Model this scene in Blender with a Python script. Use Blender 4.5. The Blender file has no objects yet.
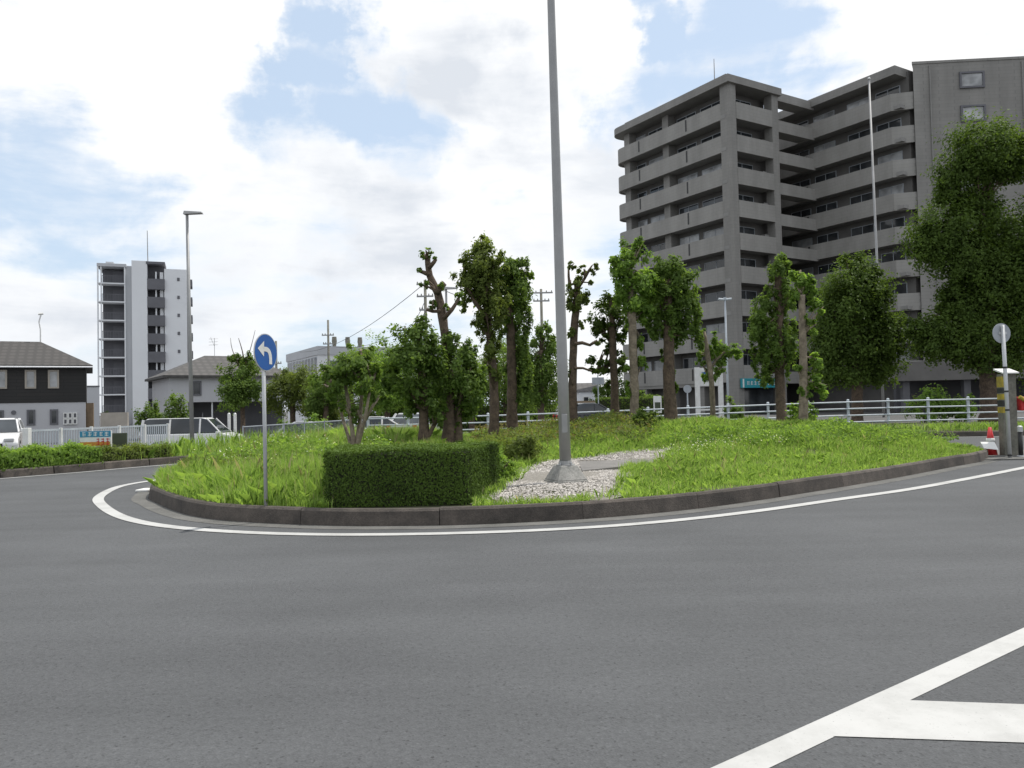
import bpy, bmesh, math, random
import numpy as np
from mathutils import Vector, Matrix
random.seed(7); RNG = np.random.default_rng(11)
SC = bpy.context.scene
COL = SC.collection
R = math.radians
# ------------------------------------------------------------------ camera
F, PITCH, ROLL, EYE = 790.0, math.atan(22 / 790.0), R(1.25), 1.5
fw = Vector((0, math.cos(PITCH), math.sin(PITCH)))
u0 = Vector((0, -math.sin(PITCH), math.cos(PITCH))); r0 = Vector((1, 0, 0))
RT = math.cos(ROLL) * r0 - math.sin(ROLL) * u0
UP = math.cos(ROLL) * u0 + math.sin(ROLL) * r0
CAM = Vector((0, 0, EYE))
cd = bpy.data.cameras.new('camera'); cam = bpy.data.objects.new('camera', cd); COL.objects.link(cam)
cd.sensor_width = 36; cd.lens = F / 1024 * 36; cd.clip_end = 6000; cd.clip_start = 0.05
cam.matrix_world = Matrix(((RT.x, UP.x, -fw.x, 0), (RT.y, UP.y, -fw.y, 0), (RT.z, UP.z, -fw.z, EYE), (0, 0, 0, 1)))
SC.camera = cam

def ray(px, py):
    return fw + (px - 512) / F * RT - (py - 384) / F * UP
def P(px, py, Y):                     # point of the place at distance Y ahead
    d = ray(px, py); return CAM + d * (Y / d.y)
def G(px, py, z=0.0):                 # point on a level plane
    d = ray(px, py); return CAM + d * ((z - EYE) / d.z)
class Face:
    """a facade turned by rz whose corner stands at pixel column px0, D0 metres ahead"""
    def __init__(s, px0, D0, rz):
        s.k0 = (px0 - 512) / F; s.D0 = D0; s.X0 = s.k0 * D0; s.c, s.s = math.cos(rz), math.sin(rz)
    def x(s, px):
        k = (px - 512) / F; return (s.D0 * k - s.X0) / (s.c - k * s.s)
    def z(s, px, py): return P(px, py, s.D0 + s.s * s.x(px)).z
def gx(pts, z=0.0): return [(G(a, b, z).x, G(a, b, z).y) for a, b in pts]
def ss(a, b, x):
    t = np.clip((x - a) / (b - a), 0, 1); return t * t * (3 - 2 * t)

# ------------------------------------------------------------------ materials
def newmat(name):
    m = bpy.data.materials.new(name); m.use_nodes = True
    nt = m.node_tree; return m, nt, nt.nodes['Principled BSDF']
def N(nt, t, **k):
    n = nt.nodes.new(t)
    for a, v in k.items():
        if a in ('operation', 'blend_type', 'data_type', 'feature', 'attribute_name', 'noise_dimensions'): setattr(n, a, v)
        else: n.inputs[a.replace('_', ' ')].default_value = v
    return n
def ramp(nt, fac, stops):
    n = nt.nodes.new('ShaderNodeValToRGB'); e = n.color_ramp.elements
    while len(e) < len(stops): e.new(0.5)
    for i, (p, c) in enumerate(stops): e[i].position = p; e[i].color = (*c, 1) if len(c) == 3 else c
    nt.links.new(fac, n.inputs[0]); return n.outputs[0]
def surf(name, a, b=None, scale=6.0, rough=0.8, bump=0.0, bscale=None, metal=0.0, spec=0.5, fine=None, attr=None):
    """two-tone noisy surface in object coordinates"""
    m, nt, bs = newmat(name); L = nt.links.new
    tc = nt.nodes.new('ShaderNodeTexCoord')
    b = b or tuple(x * 0.8 for x in a)
    n = N(nt, 'ShaderNodeTexNoise', Scale=scale, Detail=8.0, Roughness=0.62); L(tc.outputs['Object'], n.inputs['Vector'])
    col = ramp(nt, n.outputs['Fac'], [(0.32, b), (0.68, a)])
    if fine:
        n2 = N(nt, 'ShaderNodeTexNoise', Scale=fine, Detail=3.0); L(tc.outputs['Object'], n2.inputs['Vector'])
        mx = N(nt, 'ShaderNodeMix', data_type='RGBA', blend_type='OVERLAY'); mx.inputs[0].default_value = 0.45
        L(col, mx.inputs[6]); L(n2.outputs['Fac'], mx.inputs[7]); col = mx.outputs[2]
    if attr:
        at = N(nt, 'ShaderNodeAttribute', attribute_name='rnd')
        mp = nt.nodes.new('ShaderNodeMapRange'); mp.inputs[3].default_value = 1 - attr; mp.inputs[4].default_value = 1 + attr
        L(at.outputs['Fac'], mp.inputs[0])
        mx = N(nt, 'ShaderNodeMix', data_type='RGBA', blend_type='MULTIPLY'); mx.inputs[0].default_value = 1
        L(col, mx.inputs[6]); L(mp.outputs[0], mx.inputs[7]); col = mx.outputs[2]
    L(col, bs.inputs['Base Color'])
    bs.inputs['Roughness'].default_value = rough; bs.inputs['Metallic'].default_value = metal
    bs.inputs['Specular IOR Level'].default_value = spec
    if bump:
        nb = N(nt, 'ShaderNodeTexNoise', Scale=bscale or scale * 6, Detail=6.0); L(tc.outputs['Object'], nb.inputs['Vector'])
        bp = N(nt, 'ShaderNodeBump', Strength=bump, Distance=0.02); L(nb.outputs['Fac'], bp.inputs['Height'])
        L(bp.outputs[0], bs.inputs['Normal'])
    return m
def leafmat(name, dark, light, trans=0.4, gloss=0.5):
    m, nt, bs = newmat(name); L = nt.links.new
    at = N(nt, 'ShaderNodeAttribute', attribute_name='rnd')
    tc = nt.nodes.new('ShaderNodeTexCoord')
    n = N(nt, 'ShaderNodeTexNoise', Scale=1.3, Detail=3.0); L(tc.outputs['Object'], n.inputs['Vector'])
    ad = N(nt, 'ShaderNodeMath', operation='MULTIPLY_ADD'); L(n.outputs['Fac'], ad.inputs[0]); ad.inputs[1].default_value = 0.9
    L(at.outputs['Fac'], ad.inputs[2])
    c = ramp(nt, ad.outputs[0], [(0.2, dark), (1.1, light)])
    hv = N(nt, 'ShaderNodeMix', data_type='RGBA', blend_type='MIX')
    c2 = ramp(nt, ad.outputs[0], [(0.2, tuple(x * f for x, f in zip(dark, (1.9, 2.0, 1.2)))), (1.0, tuple(x * f for x, f in zip(light, (1.9, 1.9, 1.0))))])
    tr = nt.nodes.new('ShaderNodeBsdfTranslucent'); L(c2, tr.inputs['Color'])
    L(c, bs.inputs['Base Color']); bs.inputs['Roughness'].default_value = 0.6; bs.inputs['Specular IOR Level'].default_value = gloss * 0.25
    mx = nt.nodes.new('ShaderNodeMixShader'); mx.inputs[0].default_value = trans
    L(bs.outputs[0], mx.inputs[1]); L(tr.outputs[0], mx.inputs[2])
    L(mx.outputs[0], nt.nodes['Material Output'].inputs['Surface'])
    return m
def asphalt(name, base):
    m, nt, bs = newmat(name); L = nt.links.new
    tc = nt.nodes.new('ShaderNodeTexCoord'); v = tc.outputs['Object']
    big = N(nt, 'ShaderNodeTexNoise', Scale=0.35, Detail=5.0, Roughness=0.6); L(v, big.inputs['Vector'])
    c = ramp(nt, big.outputs['Fac'], [(0.3, tuple(x * 0.84 for x in base)), (0.7, tuple(x * 1.12 for x in base))])
    st = nt.nodes.new('ShaderNodeMapping'); st.inputs['Scale'].default_value = (0.25, 1.6, 1); st.inputs['Rotation'].default_value = (0, 0, R(-14)); L(v, st.inputs[0])
    sn = N(nt, 'ShaderNodeTexNoise', Scale=1.0, Detail=4.0); L(st.outputs[0], sn.inputs['Vector'])
    m1 = N(nt, 'ShaderNodeMix', data_type='RGBA', blend_type='OVERLAY'); m1.inputs[0].default_value = 0.22
    L(c, m1.inputs[6]); L(sn.outputs['Fac'], m1.inputs[7])
    vo = N(nt, 'ShaderNodeTexVoronoi', Scale=95.0); L(v, vo.inputs['Vector'])
    cr = ramp(nt, vo.outputs['Color'], [(0.0, (0.22,) * 3), (0.2, (0.45,) * 3), (0.8, (0.54,) * 3), (1.0, (0.66,) * 3)])
    m2 = N(nt, 'ShaderNodeMix', data_type='RGBA', blend_type='OVERLAY'); m2.inputs[0].default_value = 0.75
    L(m1.outputs[2], m2.inputs[6]); L(cr, m2.inputs[7])
    n3 = N(nt, 'ShaderNodeTexNoise', Scale=28.0, Detail=5.0, Roughness=0.75); L(v, n3.inputs['Vector'])
    d3 = ramp(nt, n3.outputs['Fac'], [(0.3, (0.36,) * 3), (0.5, (0.5,) * 3), (0.72, (0.62,) * 3)])
    m3 = N(nt, 'ShaderNodeMix', data_type='RGBA', blend_type='OVERLAY'); m3.inputs[0].default_value = 0.7
    L(m2.outputs[2], m3.inputs[6]); L(d3, m3.inputs[7])
    v4 = N(nt, 'ShaderNodeTexVoronoi', Scale=13.0); L(v, v4.inputs['Vector'])
    v4n = N(nt, 'ShaderNodeTexNoise', Scale=90.0, Detail=2.0); L(v, v4n.inputs['Vector'])
    v4a = N(nt, 'ShaderNodeMath', operation='MULTIPLY_ADD'); L(v4n.outputs['Fac'], v4a.inputs[0]); v4a.inputs[1].default_value = 0.22; L(v4.outputs['Distance'], v4a.inputs[2])
    pit = ramp(nt, v4a.outputs[0], [(0.17, (0.45,) * 3), (0.24, (1.0,) * 3)])
    m4 = N(nt, 'ShaderNodeMix', data_type='RGBA', blend_type='MULTIPLY'); m4.inputs[0].default_value = 0.8; L(m3.outputs[2], m4.inputs[6]); L(pit, m4.inputs[7])
    L(m4.outputs[2], bs.inputs['Base Color'])
    bs.inputs['Roughness'].default_value = 0.85; bs.inputs['Specular IOR Level'].default_value = 0.3
    bp = N(nt, 'ShaderNodeBump', Strength=0.5, Distance=0.006); L(vo.outputs['Distance'], bp.inputs['Height']); L(bp.outputs[0], bs.inputs['Normal'])
    return m
def paint(name):
    m, nt, bs = newmat(name); L = nt.links.new
    tc = nt.nodes.new('ShaderNodeTexCoord'); v = tc.outputs['Object']
    n = N(nt, 'ShaderNodeTexNoise', Scale=1.7, Detail=8.0, Roughness=0.7); L(v, n.inputs['Vector'])
    c = ramp(nt, n.outputs['Fac'], [(0.3, (0.33, 0.33, 0.32)), (0.55, (0.44, 0.44, 0.43)), (0.8, (0.475, 0.475, 0.465))])
    n2 = N(nt, 'ShaderNodeTexNoise', Scale=60.0, Detail=4.0, Roughness=0.8); L(v, n2.inputs['Vector'])
    k = ramp(nt, n2.outputs['Fac'], [(0.30, (1, 1, 1)), (0.37, (0, 0, 0))])
    mx = N(nt, 'ShaderNodeMix', data_type='RGBA', blend_type='MIX'); L(k, mx.inputs[0]); L(c, mx.inputs[6]); mx.inputs[7].default_value = (0.2, 0.2, 0.2, 1)
    L(mx.outputs[2], bs.inputs['Base Color']); bs.inputs['Roughness'].default_value = 0.7
    return m
def tiled(name, a, b, sx, sz, mortar, rough=0.6, bump=0.2, msize=0.02):
    m, nt, bs = newmat(name); L = nt.links.new
    tc = nt.nodes.new('ShaderNodeTexCoord'); ge = nt.nodes.new('ShaderNodeNewGeometry')
    sp = nt.nodes.new('ShaderNodeSeparateXYZ'); L(tc.outputs['Object'], sp.inputs[0])
    ad = N(nt, 'ShaderNodeMath', operation='ADD'); L(sp.outputs[0], ad.inputs[0]); L(sp.outputs[1], ad.inputs[1])
    cb = nt.nodes.new('ShaderNodeCombineXYZ'); L(ad.outputs[0], cb.inputs[0]); L(sp.outputs[2], cb.inputs[1])
    br = nt.nodes.new('ShaderNodeTexBrick'); L(cb.outputs[0], br.inputs['Vector'])
    br.inputs['Color1'].default_value = (*a, 1); br.inputs['Color2'].default_value = (*b, 1); br.inputs['Mortar'].default_value = (*mortar, 1)
    br.inputs['Scale'].default_value = 1; br.inputs['Brick Width'].default_value = sx; br.inputs['Row Height'].default_value = sz; br.inputs['Mortar Size'].default_value = msize
    n = N(nt, 'ShaderNodeTexNoise', Scale=0.6, Detail=7.0, Roughness=0.65); 
    mpp = nt.nodes.new('ShaderNodeMapping'); mpp.inputs['Scale'].default_value = (1, 1, 0.25); L(tc.outputs['Object'], mpp.inputs[0]); L(mpp.outputs[0], n.inputs['Vector'])
    mx = N(nt, 'ShaderNodeMix', data_type='RGBA', blend_type='OVERLAY'); mx.inputs[0].default_value = 0.4
    L(br.outputs['Color'], mx.inputs[6]); L(n.outputs['Fac'], mx.inputs[7]); L(mx.outputs[2], bs.inputs['Base Color'])
    bs.inputs['Roughness'].default_value = rough
    return m
M = {}
M['asphalt'] = asphalt('asphalt', (0.084, 0.087, 0.091))
M['asphalt_far'] = asphalt('asphalt_far', (0.10, 0.10, 0.10))
M['ground'] = surf('ground', (0.12, 0.12, 0.10), (0.07, 0.09, 0.05), 0.08)
M['paint'] = paint('road_paint')
M['kerb'] = surf('kerb', (0.118, 0.10, 0.086), (0.052, 0.046, 0.041), 3.0, 0.95, 0.5, 60, fine=40, attr=0.22)
M['gutter'] = surf('gutter', (0.15, 0.147, 0.138), (0.085, 0.085, 0.08), 2.0, 0.95, 0.3, 60, fine=50)
M['concrete'] = surf('concrete', (0.34, 0.33, 0.31), (0.2, 0.2, 0.19), 3.0, 0.9, 0.3, 40, fine=30)
M['slab'] = surf('slab', (0.2, 0.19, 0.18), (0.13, 0.125, 0.12), 2.0, 0.9, 0.2, 40, fine=30)
M['soil'] = surf('soil', (0.075, 0.085, 0.032), (0.05, 0.055, 0.025), 2.5, 1.0, 0.6, 20)
M['gravelbed'] = surf('gravelbed', (0.28, 0.262, 0.235), (0.15, 0.138, 0.12), 20.0, 1.0, 0.8, 60)
M['pebble'] = surf('pebble', (0.52, 0.49, 0.455), (0.34, 0.315, 0.29), 9.0, 0.8, attr=0.35)
M['bark'] = surf('bark', (0.15, 0.108, 0.076), (0.06, 0.043, 0.032), 7.0, 0.95, 1.0, 30, fine=18)
M['bark_pale'] = surf('bark_pale', (0.30, 0.25, 0.19), (0.12, 0.095, 0.07), 5.0, 0.95, 0.8, 30, fine=18)
M['twig'] = surf('twig', (0.045, 0.05, 0.02), (0.02, 0.025, 0.012), 9.0, 1.0, 0.8, 30)
M['leaf'] = leafmat('leaf', (0.04, 0.072, 0.022), (0.125, 0.19, 0.048), 0.48)
M['leaf_bright'] = leafmat('leaf_bright', (0.06, 0.105, 0.028), (0.17, 0.265, 0.06), 0.5)
M['leaf_dark'] = leafmat('leaf_dark', (0.02, 0.036, 0.011), (0.09, 0.14, 0.03), 0.38)
M['leaf_olive'] = leafmat('leaf_olive', (0.055, 0.075, 0.024), (0.14, 0.18, 0.05), 0.45)
M['leaf_brown'] = leafmat('leaf_brown', (0.07, 0.05, 0.03), (0.17, 0.15, 0.06), 0.35)
M['hedge'] = leafmat('hedge_leaf', (0.010, 0.024, 0.008), (0.085, 0.14, 0.025), 0.18)
M['grass'] = leafmat('grass_blade', (0.10, 0.17, 0.04), (0.27, 0.39, 0.115), 0.5, 0.3)
M['straw'] = leafmat('straw', (0.22, 0.20, 0.10), (0.42, 0.40, 0.26), 0.4, 0.2)
M['flower'] = leafmat('flower', (0.5, 0.5, 0.42), (0.8, 0.8, 0.74), 0.4, 0.2)
M['galv'] = surf('galvanised', (0.55, 0.56, 0.57), (0.42, 0.43, 0.44), 3.0, 0.5, metal=0.35, spec=0.5)
M['polegrey'] = surf('pole_grey', (0.36, 0.36, 0.36), (0.28, 0.28, 0.28), 1.5, 0.55, metal=0.3)
M['white'] = surf('white_paint', (0.78, 0.78, 0.77), (0.62, 0.62, 0.6), 3.0, 0.45)
M['bluewhite'] = surf('fence_white', (0.50, 0.54, 0.58), (0.38, 0.42, 0.46), 2.5, 0.5)
M['fencegrey'] = surf('fence_grey', (0.40, 0.43, 0.46), (0.28, 0.30, 0.33), 2.5, 0.5)
M['blue'] = surf('sign_blue', (0.012, 0.10, 0.36), (0.01, 0.08, 0.30), 3.0, 0.35)
M['black'] = surf('black', (0.02, 0.02, 0.02), (0.012, 0.012, 0.012), 5.0, 0.5)
M['rubber'] = surf('rubber', (0.025, 0.025, 0.025), None, 5.0, 0.8)
M['yellow'] = surf('yellow', (0.46, 0.35, 0.03), (0.22, 0.17, 0.03), 9.0, 0.6)
M['red'] = surf('red', (0.55, 0.02, 0.025), (0.42, 0.018, 0.02), 6.0, 0.45)
M['orange'] = surf('orange', (0.6, 0.25, 0.04), None, 6.0, 0.6)
M['teal'] = surf('teal', (0.02, 0.28, 0.33), (0.015, 0.22, 0.27), 1.0, 0.5)
M['signblue2'] = surf('banner_blue', (0.03, 0.25, 0.42), None, 4.0, 0.5)
M['tile'] = tiled('grey_tile', (0.235, 0.227, 0.213), (0.22, 0.212, 0.199), 0.6, 0.3, (0.19, 0.184, 0.174), 0.75, msize=0.012)
M['tilelight'] = tiled('grey_tile_parapet', (0.27, 0.261, 0.245), (0.257, 0.248, 0.232), 0.6, 0.3, (0.225, 0.218, 0.206), 0.75, msize=0.012)
M['slabgrey'] = surf('slab_grey', (0.28, 0.272, 0.26), (0.22, 0.215, 0.207), 0.7, 0.9)
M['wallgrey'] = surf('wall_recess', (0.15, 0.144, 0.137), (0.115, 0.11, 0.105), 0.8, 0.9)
M['pale'] = surf('pale_wall', (0.76, 0.77, 0.79), (0.70, 0.71, 0.73), 0.15, 0.85)
M['pale2'] = surf('pale_wall_grey', (0.52, 0.53, 0.55), (0.46, 0.47, 0.49), 0.2, 0.85)
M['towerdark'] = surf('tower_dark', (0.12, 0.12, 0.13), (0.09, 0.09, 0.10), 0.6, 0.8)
M['panel'] = surf('tower_panel', (0.14, 0.14, 0.155), None, 0.6, 0.7)
M['siding'] = tiled('dark_siding', (0.018, 0.017, 0.017), (0.022, 0.02, 0.019), 3.0, 0.25, (0.01, 0.01, 0.01), 0.7)
M['render'] = surf('grey_render', (0.50, 0.50, 0.52), (0.45, 0.45, 0.47), 0.3, 0.9)
M['beige'] = surf('beige_render', (0.42, 0.38, 0.33), (0.34, 0.31, 0.27), 0.8, 0.9)
M['wood'] = surf('wood', (0.28, 0.21, 0.14), (0.2, 0.15, 0.1), 3.0, 0.8)
M['greenboard'] = surf('green_board', (0.07, 0.085, 0.05), (0.05, 0.06, 0.04), 4.0, 0.8)
M['boxgrey'] = surf('weathered_grey', (0.2, 0.19, 0.16), (0.11, 0.11, 0.09), 4.0, 0.8, fine=20)
def glass(name, c, rough=0.06):
    m, nt, bs = newmat(name); L = nt.links.new
    tc = nt.nodes.new('ShaderNodeTexCoord')
    n = N(nt, 'ShaderNodeTexNoise', Scale=0.9, Detail=2.0); L(tc.outputs['Object'], n.inputs['Vector'])
    L(ramp(nt, n.outputs['Fac'], [(0.35, c), (0.7, tuple(x * 2.2 + 0.01 for x in c))]), bs.inputs['Base Color'])
    bs.inputs['Roughness'].default_value = rough; bs.inputs['Specular IOR Level'].default_value = 0.6
    return m
M['glass'] = glass('dark_glass', (0.02, 0.023, 0.026))
M['curtain'] = glass('curtained_glass', (0.22, 0.225, 0.23), 0.15)
M['carglass'] = glass('car_glass', (0.02, 0.025, 0.03), 0.05)
def carpaint(name, c):
    m, nt, bs = newmat(name)
    tc = nt.nodes.new('ShaderNodeTexCoord'); n = N(nt, 'ShaderNodeTexNoise', Scale=1.5, Detail=4.0); nt.links.new(tc.outputs['Object'], n.inputs['Vector'])
    nt.links.new(ramp(nt, n.outputs['Fac'], [(0.3, tuple(x * 0.9 for x in c)), (0.7, c)]), bs.inputs['Base Color'])
    bs.inputs['Roughness'].default_value = 0.3; bs.inputs['Coat Weight'].default_value = 0.6
    return m
M['carwhite'] = carpaint('white_car_paint', (0.74, 0.74, 0.74)); M['cardark'] = carpaint('dark_car_paint', (0.025, 0.027, 0.032)); M['carsilver'] = carpaint('silver_car_paint', (0.42, 0.43, 0.45))
def roofmat(name, a, b):
    m, nt, bs = newmat(name); L = nt.links.new
    tc = nt.nodes.new('ShaderNodeTexCoord')
    w = nt.nodes.new('ShaderNodeTexWave'); w.inputs['Scale'].default_value = 1.1; w.inputs['Distortion'].default_value = 0.4; w.bands_direction = 'Z'
    L(tc.outputs['Object'], w.inputs[0])
    w2 = nt.nodes.new('ShaderNodeTexWave'); w2.inputs['Scale'].default_value = 0.55; w2.bands_direction = 'X'; L(tc.outputs['Object'], w2.inputs[0])
    mm = N(nt, 'ShaderNodeMath', operation='MULTIPLY'); L(w.outputs['Fac'], mm.inputs[0]); L(w2.outputs['Fac'], mm.inputs[1])
    L(ramp(nt, mm.outputs[0], [(0.05, b), (0.5, a)]), bs.inputs['Base Color']); bs.inputs['Roughness'].default_value = 0.75
    return m
M['roof'] = roofmat('roof_tiles', (0.062, 0.057, 0.054), (0.042, 0.039, 0.037))
M['roof2'] = roofmat('roof_tiles_grey', (0.085, 0.08, 0.077), (0.06, 0.057, 0.055))

# ------------------------------------------------------------------ mesh helpers
def setp(o, label=None, cat=None, group=None, kind=None):
    if label: o['label'] = label
    if cat: o['category'] = cat
    if group: o['group'] = group
    if kind: o['kind'] = kind
    return o
def thing(name, label, cat, loc=(0, 0, 0), rz=0.0, group=None):
    o = bpy.data.objects.new(name, None); COL.objects.link(o); o.location = loc; o.rotation_euler = (0, 0, rz)
    o.empty_display_size = 0.3
    return setp(o, label, cat, group)
class MB:
    def __init__(s, org=(0, 0, 0)): s.v = []; s.f = []; s.rnd = []; s.o = Vector(org)
    def add(s, vs, fs, rnd=None):
        b = len(s.v); s.v += [tuple(Vector(p) - s.o) for p in vs]; s.f += [tuple(i + b for i in f) for f in fs]
        s.rnd += [random.random() if rnd is None else rnd] * len(fs)
    def hexa(s, a, b):     # bottom ring of 4, top ring of 4
        s.add(list(a) + list(b), [(3, 2, 1, 0), (4, 5, 6, 7), (0, 1, 5, 4), (1, 2, 6, 5), (2, 3, 7, 6), (3, 0, 4, 7)])
    def box(s, x0, x1, y0, y1, z0, z1):
        s.hexa([(x0, y0, z0), (x1, y0, z0), (x1, y1, z0), (x0, y1, z0)], [(x0, y0, z1), (x1, y0, z1), (x1, y1, z1), (x0, y1, z1)])
    def prism(s, poly, z0, z1):
        n = len(poly); s.add([(x, y, z0) for x, y in poly] + [(x, y, z1) for x, y in poly],
                             [tuple(range(n - 1, -1, -1)), tuple(range(n, 2 * n))] + [(i, (i + 1) % n, n + (i + 1) % n, n + i) for i in range(n)])
    def tube(s, pts, rad, k=10, cap=True, wob=0.0):
        pts = [Vector(p) for p in pts]; vs = []; fs = []; n = len(pts)
        if not hasattr(rad, '__len__'): rad = [rad] * n
        ref = None
        for i, p in enumerate(pts):
            t = (pts[min(i + 1, n - 1)] - pts[max(i - 1, 0)]).normalized()
            if ref is None: ref = Vector((1, 0, 0)) if abs(t.x) < 0.8 else Vector((0, 1, 0))
            a = (ref - t * ref.dot(t)).normalized(); b = t.cross(a); ref = a
            for j in range(k):
                an = 2 * math.pi * j / k; r = rad[i] * (1 + wob * random.uniform(-1, 1))
                vs.append(p + a * (math.cos(an) * r) + b * (math.sin(an) * r))
        for i in range(n - 1):
            for j in range(k): fs.append((i * k + j, i * k + (j + 1) % k, (i + 1) * k + (j + 1) % k, (i + 1) * k + j))
        if cap: fs += [tuple(range(k - 1, -1, -1)), tuple((n - 1) * k + j for j in range(k))]
        s.add(vs, fs)
    def build(s, name, mat, parent=None, smooth=False, bevel=0.0):
        me = bpy.data.meshes.new(name); me.from_pydata(s.v, [], s.f)
        me.materials.append(mat)
        at = me.attributes.new('rnd', 'FLOAT', 'FACE'); at.data.foreach_set('value', np.array(s.rnd, dtype=np.float32))
        if smooth: me.polygons.foreach_set('use_smooth', [True] * len(me.polygons))
        o = bpy.data.objects.new(name, me); COL.objects.link(o)
        if parent: o.parent = parent
        if bevel:
            md = o.modifiers.new('bevel', 'BEVEL'); md.width = bevel; md.segments = 2; md.limit_method = 'ANGLE'
        return o
def npmesh(name, verts, fsize, rnd, mat, parent=None):
    """verts (n, k, 3): n separate faces of k corners"""
    n, k, _ = verts.shape
    me = bpy.data.meshes.new(name)
    me.vertices.add(n * k); me.vertices.foreach_set('co', verts.reshape(-1).astype(np.float32))
    me.loops.add(n * k); me.loops.foreach_set('vertex_index', np.arange(n * k, dtype=np.int32))
    me.polygons.add(n); me.polygons.foreach_set('loop_start', np.arange(0, n * k, k, dtype=np.int32))
    me.update(calc_edges=True)
    at = me.attributes.new('rnd', 'FLOAT', 'FACE'); at.data.foreach_set('value', rnd.astype(np.float32))
    me.materials.append(mat)
    o = bpy.data.objects.new(name, me); COL.objects.link(o)
    if parent: o.parent = parent
    return o
def unit(a): return a / (np.linalg.norm(a, axis=1, keepdims=True) + 1e-9)
def leaf_quads(pos, out, size, droop=0.3, upb=0.5):
    n = len(pos)
    nor = unit(RNG.normal(size=(n, 3)) * 0.55 + out * 0.95 + np.array([0, 0, upb]))
    t = RNG.normal(size=(n, 3)) + out * 0.5 + np.array([0, 0, -droop]); t = unit(t - nor * (t * nor).sum(1, keepdims=True))
    b = np.cross(nor, t)
    s = (size * RNG.uniform(0.6, 1.35, n))[:, None]
    v = np.stack([pos - t * s * 0.5, pos + b * s * 0.3 + nor * s * 0.08, pos + t * s * 0.6 - nor * s * 0.08, pos - b * s * 0.3 + nor * s * 0.08], 1)
    return v
def crown_points(blobs, n):
    """blobs: (centre, rx, ry, rz). leaves gather in small clumps set through and over each blob"""
    w = np.array([(b[1] * b[3]) for b in blobs]); w = w / w.sum(); P_, O_, C_ = [], [], []
    for b, f in zip(blobs, w):
        m = max(20, int(n * f)); c = np.array(b[0]); r = np.array([b[1], b[2], b[3]])
        k = max(6, int(m / 60))
        d = unit(RNG.normal(size=(k, 3))); rad = RNG.uniform(0.1, 1.0, k) ** 0.4
        cc = d * rad[:, None] * (0.85 + 0.5 * RNG.random(k) ** 2.2)[:, None]
        idx = RNG.integers(0, k, m)
        q = cc[idx] + RNG.normal(size=(m, 3)) * 0.15
        P_.append(c + q * r); O_.append(unit(q)); C_.append(RNG.random(k)[idx])
    return np.concatenate(P_), np.concatenate(O_), np.concatenate(C_)
def crown(name, mat, parent, blobs, n, size, org, upb=0.5):
    p, o, c = crown_points(blobs, n)
    v = leaf_quads(p, o, size, upb=upb) - np.array(org)
    return npmesh(name, v, 4, 0.45 * c + 0.55 * RNG.random(len(p)), mat, parent)
def catmull(pts, step=0.25, closed=False):
    pts = [np.array(p, float) for p in pts]; n = len(pts); out = []
    for i in range(n if closed else n - 1):
        g = (lambda j: pts[j % n]) if closed else (lambda j: pts[max(0, min(n - 1, j))])
        a, b, c, d = g(i - 1), g(i), g(i + 1), g(i + 2)
        m = max(1, int(np.linalg.norm(c - b) / step))
        for t in np.arange(m) / m:
            out.append(0.5 * ((2 * b) + (c - a) * t + (2 * a - 5 * b + 4 * c - d) * t * t + (-a + 3 * b - 3 * c + d) * t ** 3))
    if not closed: out.append(pts[-1])
    return np.array(out)
def normals2(c, closed=False):
    if closed: t = np.roll(c, -1, 0) - np.roll(c, 1, 0)
    else: t = np.gradient(c, axis=0)
    t = unit(t); return np.stack([t[:, 1], -t[:, 0]], 1)   # right-hand side
def strip(mb, c, a, b, z, closed=False, z2=None):
    nn = normals2(c, closed); A = c + nn * a; B = c + nn * b; n = len(c)
    vs = [(x, y, z) for x, y in A] + [(x, y, z if z2 is None else z2) for x, y in B]
    fs = [(i, (i + 1) % n, n + (i + 1) % n, n + i) for i in range(n if closed else n - 1)]
    if a < b: fs = [f[::-1] for f in fs]
    mb.add(vs, fs)
def inside(poly, x, y):
    poly = np.asarray(poly); r = np.zeros(x.shape, bool); j = len(poly) - 1
    for i in range(len(poly)):
        xi, yi = poly[i]; xj, yj = poly[j]
        c = ((yi > y) != (yj > y)) & (x < (xj - xi) * (y - yi) / (yj - yi + 1e-12) + xi); r ^= c; j = i
    return r
def bdist(poly, x, y):
    poly = np.asarray(poly); d = np.full(x.shape, 1e9)
    for i in range(len(poly)): d = np.minimum(d, (x - poly[i][0]) ** 2 + (y - poly[i][1]) ** 2)
    return np.sqrt(d)

# ------------------------------------------------------------------ the ground
def gz(x, y):
    x = np.asarray(x, float); y = np.asarray(y, float)
    lo = -0.5 * ss(30, 37, y) * ss(-2, -9, x) ; hi = 0.28 * ss(30.5, 32, y) * ss(-4, 16, x)
    return lo + hi
def gzf(x, y): return float(gz(np.array([x]), np.array([y]))[0])
def grid(name, xs, ys, zf, mat, keep=None):
    X, Y = np.meshgrid(xs, ys); Z = zf(X, Y); nx, ny = len(xs), len(ys)
    me = bpy.data.meshes.new(name); vs = np.stack([X, Y, Z], -1).reshape(-1, 3).tolist()
    fs = [(j * nx + i, j * nx + i + 1, (j + 1) * nx + i + 1, (j + 1) * nx + i) for j in range(ny - 1) for i in range(nx - 1)]
    me.from_pydata(vs, [], fs); me.materials.append(mat)
    o = bpy.data.objects.new(name, me); COL.objects.link(o); return o
xs = np.concatenate([[-2500, -600, -200, -100], np.arange(-60, 61, 1.5), [100, 200, 600, 2500]])
ys = np.concatenate([[-300, -60, -20], np.arange(0, 60, 1.0), [70, 100, 150, 300, 800, 3000]])
setp(grid('ground', xs, ys, lambda x, y: gz(x, y) - 0.012, M['asphalt_far']), 'grey asphalt ground running out to the houses', 'ground', kind='structure')
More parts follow.
